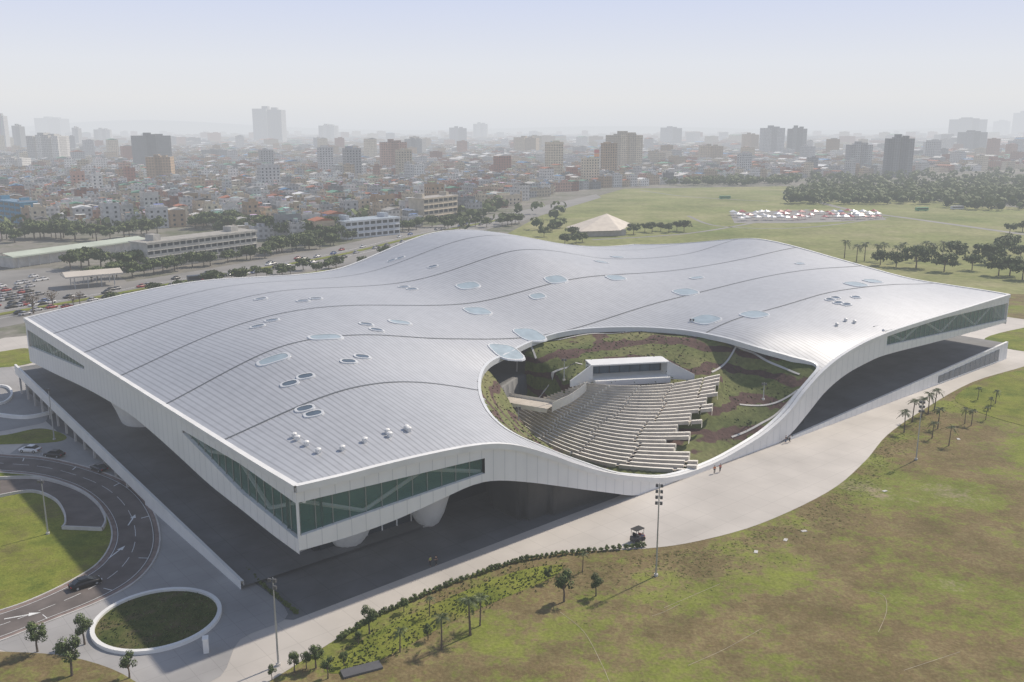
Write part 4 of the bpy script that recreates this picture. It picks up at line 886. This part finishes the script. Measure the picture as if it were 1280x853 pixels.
def makecar(colname,col,label,loc,rz,group=None):
    t=thing('parked_car',label,'car',(*loc,.06),rz,group); b=MB(); carbody(b); b.build('body',paint('car_'+colname,col),t,True)
    b=MB(); carcabin(b); b.build('windows',M['carglass'],t); b=MB(); b.box(-1.0,.3,-.62,.62,1.4,1.475); b.build('car_roof',paint('car_'+colname,col),t)
    for x in (-1.4,1.4):
        for y in (-.82,.82): b=MB(); b.tube([(x,y-.11,.33),(x,y+.11,.33)],.33,12); wl=b.build('wheel',M['tyre'],t); q=MB(); q.tube([(x,y-.12,.33),(x,y+.12,.33)],.19,8); q.build('rim',M['metal'],wl)
    for y in (-.6,.6): b=MB(); b.box(2.1,2.27,y-.16,y+.16,.52,.66); b.build('headlight',M['headlight'],t)
    for y in (-.62,.62): b=MB(); b.box(-2.28,-2.1,y-.16,y+.16,.62,.78); b.build('tail_light',paint('tail_red',(.4,.02,.02)),t)
    return t
makecar('black',(.012,.012,.014),'black saloon driving on the curved road above the round planter',G(107,733),.75)
makecar('white',(.75,.75,.75),'white car heading the short queue on the driveway',G(38,565),3.0)
makecar('graphite',(.03,.03,.035),'dark car just behind the white car on the driveway',G(68,571),2.9)
makecar('charcoal',(.05,.05,.06),'charcoal car at the tail of the driveway queue',G(124,588),2.5)
smallc=[('white',(.6,.6,.6)),('silver',(.36,.36,.38)),('black',(.02,.02,.02)),('red',(.3,.03,.03)),('grey',(.15,.15,.16)),('blue',(.05,.1,.25))]
protoc={}
for nm,col in smallc:
    b=MB(); carbody(b,0); carcabin(b,1); b.box(-1.0,.3,-.62,.62,1.4,1.475,m=0)
    for x in (-1.4,1.4):
        for y in (-.82,.82): b.tube([(x,y-.11,.33),(x,y+.11,.33)],.33,8,2)
    protoc[nm]=b.build('car',[paint('car_'+nm+'_far',col),M['carglass'],M['tyre']])
def sc_(px,py,nm,rz,label,group):
    x,y=G(px,py); s=protoc[nm]
    if 'label' not in s: tag(s,label,'car',group); s.location=(x,y,.03); s.rotation_euler=(0,0,rz)
    else: dup(s,(x,y,.03),rz,label,None,group)
wts=['white','white','silver','silver','black','black','grey','grey','grey','red','blue']
def aveang(px):
    a=G(px,np.interp(px,AVX,AVY)); c=G(px+10,np.interp(px+10,AVX,AVY)); return math.atan2(c[1]-a[1],c[0]-a[0])
for k in range(80):
    px=U(0,650); nm=random.choice(wts) if k>5 else list(protoc)[k]; side=random.choice([-9,-5,5,9]); py=np.interp(px,AVX,AVY); x,y=G(px,py); a=aveang(px); x2,y2=x-math.sin(a)*side,y+math.cos(a)*side; q=proj(x2,y2)
    sc_(q[0],q[1],nm,a+(math.pi if side>0 else 0),'small %s car on the %s side of the avenue'%(nm,'far' if side>0 else 'near'),'cars on the avenue')
for r_ in range(6):
    for i in range(9):
        if R()<.45: continue
        px=-6+i*7.6+r_*2; py=384-r_*6.2-i*1.25
        if px>56: continue
        nm=random.choice(wts); sc_(px,py,nm,1.1,'small %s car parked in the car park, row %s'%(nm,['nearest','second','third','fourth','fifth','farthest'][r_]),'cars in the car park')
sc_(152,379,'red',.3,'bright red car turning out of the car park','cars on the avenue')
for i,(px,py,cn,c) in enumerate([(1152,264,'green',(.08,.3,.12)),(906,249,'green',(.08,.3,.12)),(1196,262,'pale',(.5,.5,.5)),(250,352,'dark',(.06,.07,.09))]):
    x,y=G(px,py); t=thing('bus','%s bus %s'%(cn,('beyond the tents','beside the field track','near the far wood','waiting on the avenue')[i]),'bus',(x,y,0),.15 if i<3 else .6); b=MB(); loft(b,[ring(-5.5,1.2,.5,2.9,.2),ring(-5.3,1.25,.4,3.1,.2),ring(5.3,1.25,.4,3.1,.2),ring(5.5,1.2,.5,2.8,.2)]); b.build('body',paint('bus_'+cn,c),t)
    b=MB(); b.box(-5,5,-1.28,1.28,1.5,2.5); b.build('windows',M['carglass'],t)
    for xx in (-3.5,3.5): b=MB(); b.tube([(xx,-1.2,.5),(xx,1.2,.5)],.5,10); b.build('wheel',M['tyre'],t)
x,y=G(797,676); t=thing('utility_cart','dark utility cart with canopy and red hood on the plaza edge','cart',(x,y,0),.7)
b=MB(); loft(b,[ring(-1.3,.6,.4,1.0),ring(-1.2,.65,.35,1.1),ring(-.2,.65,.35,.8),ring(.6,.65,.35,.8)]); b.build('body',paint('cart_grey',(.06,.06,.065)),t)
b=MB(); loft(b,[ring(.62,.6,.38,.8),ring(.8,.62,.35,1.1),ring(1.3,.5,.4,.85)]); b.build('hood',paint('cart_red',(.28,.04,.03)),t)
b=MB(); b.box(-1.1,.9,-.7,.7,2.2,2.3); b.build('canopy',M['tyre'],t)
for xx in (-1,.8):
    for yy in (-.6,.6): b=MB(); b.tube([(xx,yy,.9),(xx,yy,2.2)],.04,5); b.build('post',M['lamp'],t)
b=MB(); b.box(-.7,-.1,-.5,.5,.8,1.05); b.box(-.8,-.65,-.5,.5,1.05,1.6); b.build('seat',M['tyre'],t)
for xx in (-.85,.85):
    for yy in (-.62,.62): b=MB(); b.tube([(xx,yy-.12,.35),(xx,yy+.12,.35)],.35,10); b.build('wheel',M['tyre'],t)
# ---------------- lamps
def pole(px,py,h,heads,label,z=0,xy=None):
    x,y=G(px,py,z) if xy is None else xy; t=thing('light_pole',label,'light pole',(x,y,z),-.2); b=MB(); b.tube([(0,0,-.1),(0,0,h*.5),(0,0,h)],[.15,.11,.07],8); b.build('mast',M['metal'],t); b=MB(); b.tube([(0,0,0),(0,0,.35)],.32,8); b.build('base',M['conc'],t)
    for k in range(heads):
        zz=h-.3-.95*(k//2); s=-1 if k%2 else 1; a=MB(); a.tube([(0,0,zz),(.45*s,-.1,zz+.05)],.035,5); ar=a.build('bracket',M['metal'],t); l_=MB(); l_.box(.36*s-.2,.36*s+.2,-.38,-.12,zz-.24,zz+.24); l_.build('floodlight',M['lamp'],t)
    return t
pole(820,720,15.4,8,'tall floodlight mast on the lawn in front of the amphitheatre')
pole(348,832,12.5,3,'slim light pole on the plaza near the bottom')
pole(60,668,10,2,'slim light pole on the lawn island inside the driveway')
pole(1145,575,13,6,'floodlight mast by the palms right of the plaza')
for px,py,h,z,lb in ((705,476,5.2,12.,'light pole on the planted slope left of the portal'),(648,536,5,6.,'light pole left of the amphitheatre seats'),(954,500,4,9,'short light pole on the right planted slope'),(68,550,12,.0,'light pole by the left terrace wall'),(864,422,5,15.5,'light pole at the upper edge of the opening')):
    pole(px,py,h,2,lb,z)
x,y=G(258,815); b=MB(); b.box(-.35,.35,-.5,.5,0,2,rot=.3); b.box(-.4,.4,-.55,.55,2,2.1,rot=.3); o=b.build('service_cabinet',M['white']); o.location=(x,y,.03); tag(o,'white service cabinet right of the round planter','cabinet')
# ---------------- people
def person(px,py,shirt,trous,label,z=0.03,rz=0,stride=.18):
    x,y=G(px,py,z); t=thing('person',label,'person',(x,y,z),rz)
    def skin(name,vs,es,rs,mt,sub=1):
        me=bpy.data.meshes.new(name); me.from_pydata(vs,es,[]); me.materials.append(mt); o=bpy.data.objects.new(name,me); C.objects.link(o); o.parent=t
        md=o.modifiers.new('s','SKIN'); sv=me.skin_vertices[0].data if me.skin_vertices else None
        if sv is None: return o
        for i,r in enumerate(rs): sv[i].radius=(r,r)
        sv[0].use_root=True; m2=o.modifiers.new('b','SUBSURF'); m2.levels=sub; m2.render_levels=sub
        return o
    s=stride; V=[(0,0,.95),(0,0,1.2),(0,0,1.42),(0,0,1.52),(0,.01,1.62),(0,.01,1.72),(.1,0,.9),(.11,s*.5,.5),(.11,s*.9-.05,.08),(.11,s*.9+.1,.04),(-.1,0,.9),(-.11,-s*.3,.5),(-.11,-s,.08),(-.11,-s+.15,.04),(.19,0,1.4),(.24,-.05,1.12),(.25,.06,.86),(-.19,0,1.4),(-.24,.05,1.12),(-.25,.14,.88)]
    E=[(0,1),(1,2),(2,3),(3,4),(4,5),(0,6),(6,7),(7,8),(8,9),(0,10),(10,11),(11,12),(12,13),(2,14),(14,15),(15,16),(2,17),(17,18),(18,19)]
    Rr=[.13,.13,.13,.055,.095,.07,.085,.06,.045,.035,.085,.06,.045,.035,.06,.045,.035,.06,.045,.035]
    skin('body',V,E,Rr,M['skin'])
    skin('shirt',[(0,0,.98),(0,0,1.2),(0,0,1.42),(.19,0,1.41),(.235,-.04,1.15),(-.19,0,1.41),(-.235,.04,1.15)],[(0,1),(1,2),(2,3),(3,4),(2,5),(5,6)],[.155,.155,.15,.075,.065,.075,.065],paint(*shirt))
    skin('trousers',[(0,0,.97),(.1,0,.88),(.11,s*.5,.5),(.11,s*.9-.05,.14),(-.1,0,.88),(-.11,-s*.3,.5),(-.11,-s,.14)],[(0,1),(1,2),(2,3),(0,4),(4,5),(5,6)],[.15,.105,.08,.07,.105,.08,.07],paint(*trous))
    b=MB(); b.tube([(0,-.01,1.68),(0,-.01,1.75),(0,-.01,1.79)],[.105,.095,.04],8); b.build('hair',M['tyre'],t)
    return t
DK=('cloth_dark',(.03,.03,.04)); 
person(538,708,('cloth_lime',(.35,.45,.05)),DK,'person in lime vest on the shaded paving, left of a pair',rz=1)
person(545,707,DK,DK,'person in dark clothes on the shaded paving, right of a pair',rz=.4)
person(982,554,DK,('cloth_blue',(.06,.1,.2)),'person in dark top walking where the plaza meets the right band',rz=1)
person(987,553,('cloth_white',(.6,.6,.6)),DK,'person in white top walking where the plaza meets the right band',rz=1)
person(893,592,('cloth_orange',(.6,.16,.04)),DK,'person in orange top at the amphitheatre mouth, left of two')
person(900,590,('cloth_red',(.5,.05,.05)),DK,'person in red top at the amphitheatre mouth, right of two')
person(803,678,('cloth_blue2',(.1,.15,.3)),DK,'person in blue top beside the utility cart')
# ---------------- unique labels
from collections import defaultdict
dd_=defaultdict(list)
for o in THINGS: dd_[o['label']].append(o)
ords=['first','second','third','fourth','fifth','sixth','seventh','eighth','ninth','tenth','eleventh','twelfth','thirteenth','fourteenth','fifteenth']
for lb,os_ in dd_.items():
    if 1<len(os_)<=15:
        os_.sort(key=lambda o:o.location.x/max(1,o.location.y)); w=lb.split()
        for k,o in enumerate(os_): o['label']=' '.join(w[:12])+', %s from the left'%ords[k]
    elif len(os_)>15:
        for o in os_:
            if 'group' not in o: o['group']=lb
# ---------------- light, sky, camera
EL=math.radians(46); AZ=math.radians(49)
sc=bpy.context.scene; w=bpy.data.worlds.new('World'); sc.world=w; w.use_nodes=True; n=w.node_tree; L=n.links.new; bg=n.nodes['Background']; sky=n.nodes.new('ShaderNodeTexSky'); sky.sky_type='NISHITA'; sky.sun_disc=False; sky.sun_elevation=EL; sky.sun_rotation=AZ; sky.dust_density=1.5; sky.air_density=1.0; sky.altitude=60
tc=n.nodes.new('ShaderNodeTexCoord'); nv=n.nodes.new('ShaderNodeVectorMath'); nv.operation='NORMALIZE'; L(tc.outputs['Generated'],nv.inputs[0]); sx=n.nodes.new('ShaderNodeSeparateXYZ'); L(nv.outputs[0],sx.inputs[0])
hz=ramp(n,L,sx.outputs[2],[(0.0,HAZE[:3]),(.03,(.775,.78,.79)),(.065,(.76,.785,.835)),(.135,(.64,.70,.875)),(.4,(.46,.54,.76))])
s10=n.nodes.new('ShaderNodeVectorMath'); s10.operation='SCALE'; s10.inputs[3].default_value=10.; L(hz.outputs[0],s10.inputs[0])
fac=ramp(n,L,sx.outputs[2],[(.12,(0,0,0)),(.6,(.8,.8,.8))])
L(mixc(n,L,fac.outputs[0],s10.outputs[0],sky.outputs[0]),bg.inputs[0]); bg.inputs[1].default_value=.1
l=bpy.data.lights.new('sun','SUN'); l.energy=3.9; l.angle=math.radians(1.5); l.color=(1,.91,.79); lo=bpy.data.objects.new('sun',l); C.objects.link(lo)
v=Vector((math.sin(AZ)*math.cos(EL),math.cos(AZ)*math.cos(EL),math.sin(EL))); lo.rotation_euler=v.to_track_quat('Z','Y').to_euler()
cd=bpy.data.cameras.new('camera'); cd.lens=F0/1280*36; cd.sensor_width=36; cd.clip_end=60000; cd.clip_start=1; co=bpy.data.objects.new('camera',cd); C.objects.link(co); co.location=(0,0,HC); co.rotation_euler=(math.pi/2-P,0,0); sc.camera=co
sc.view_settings.view_transform='Standard'; sc.view_settings.look='None'; sc.view_settings.exposure=0
print('objects',len(bpy.data.objects),'cands',len(cands))
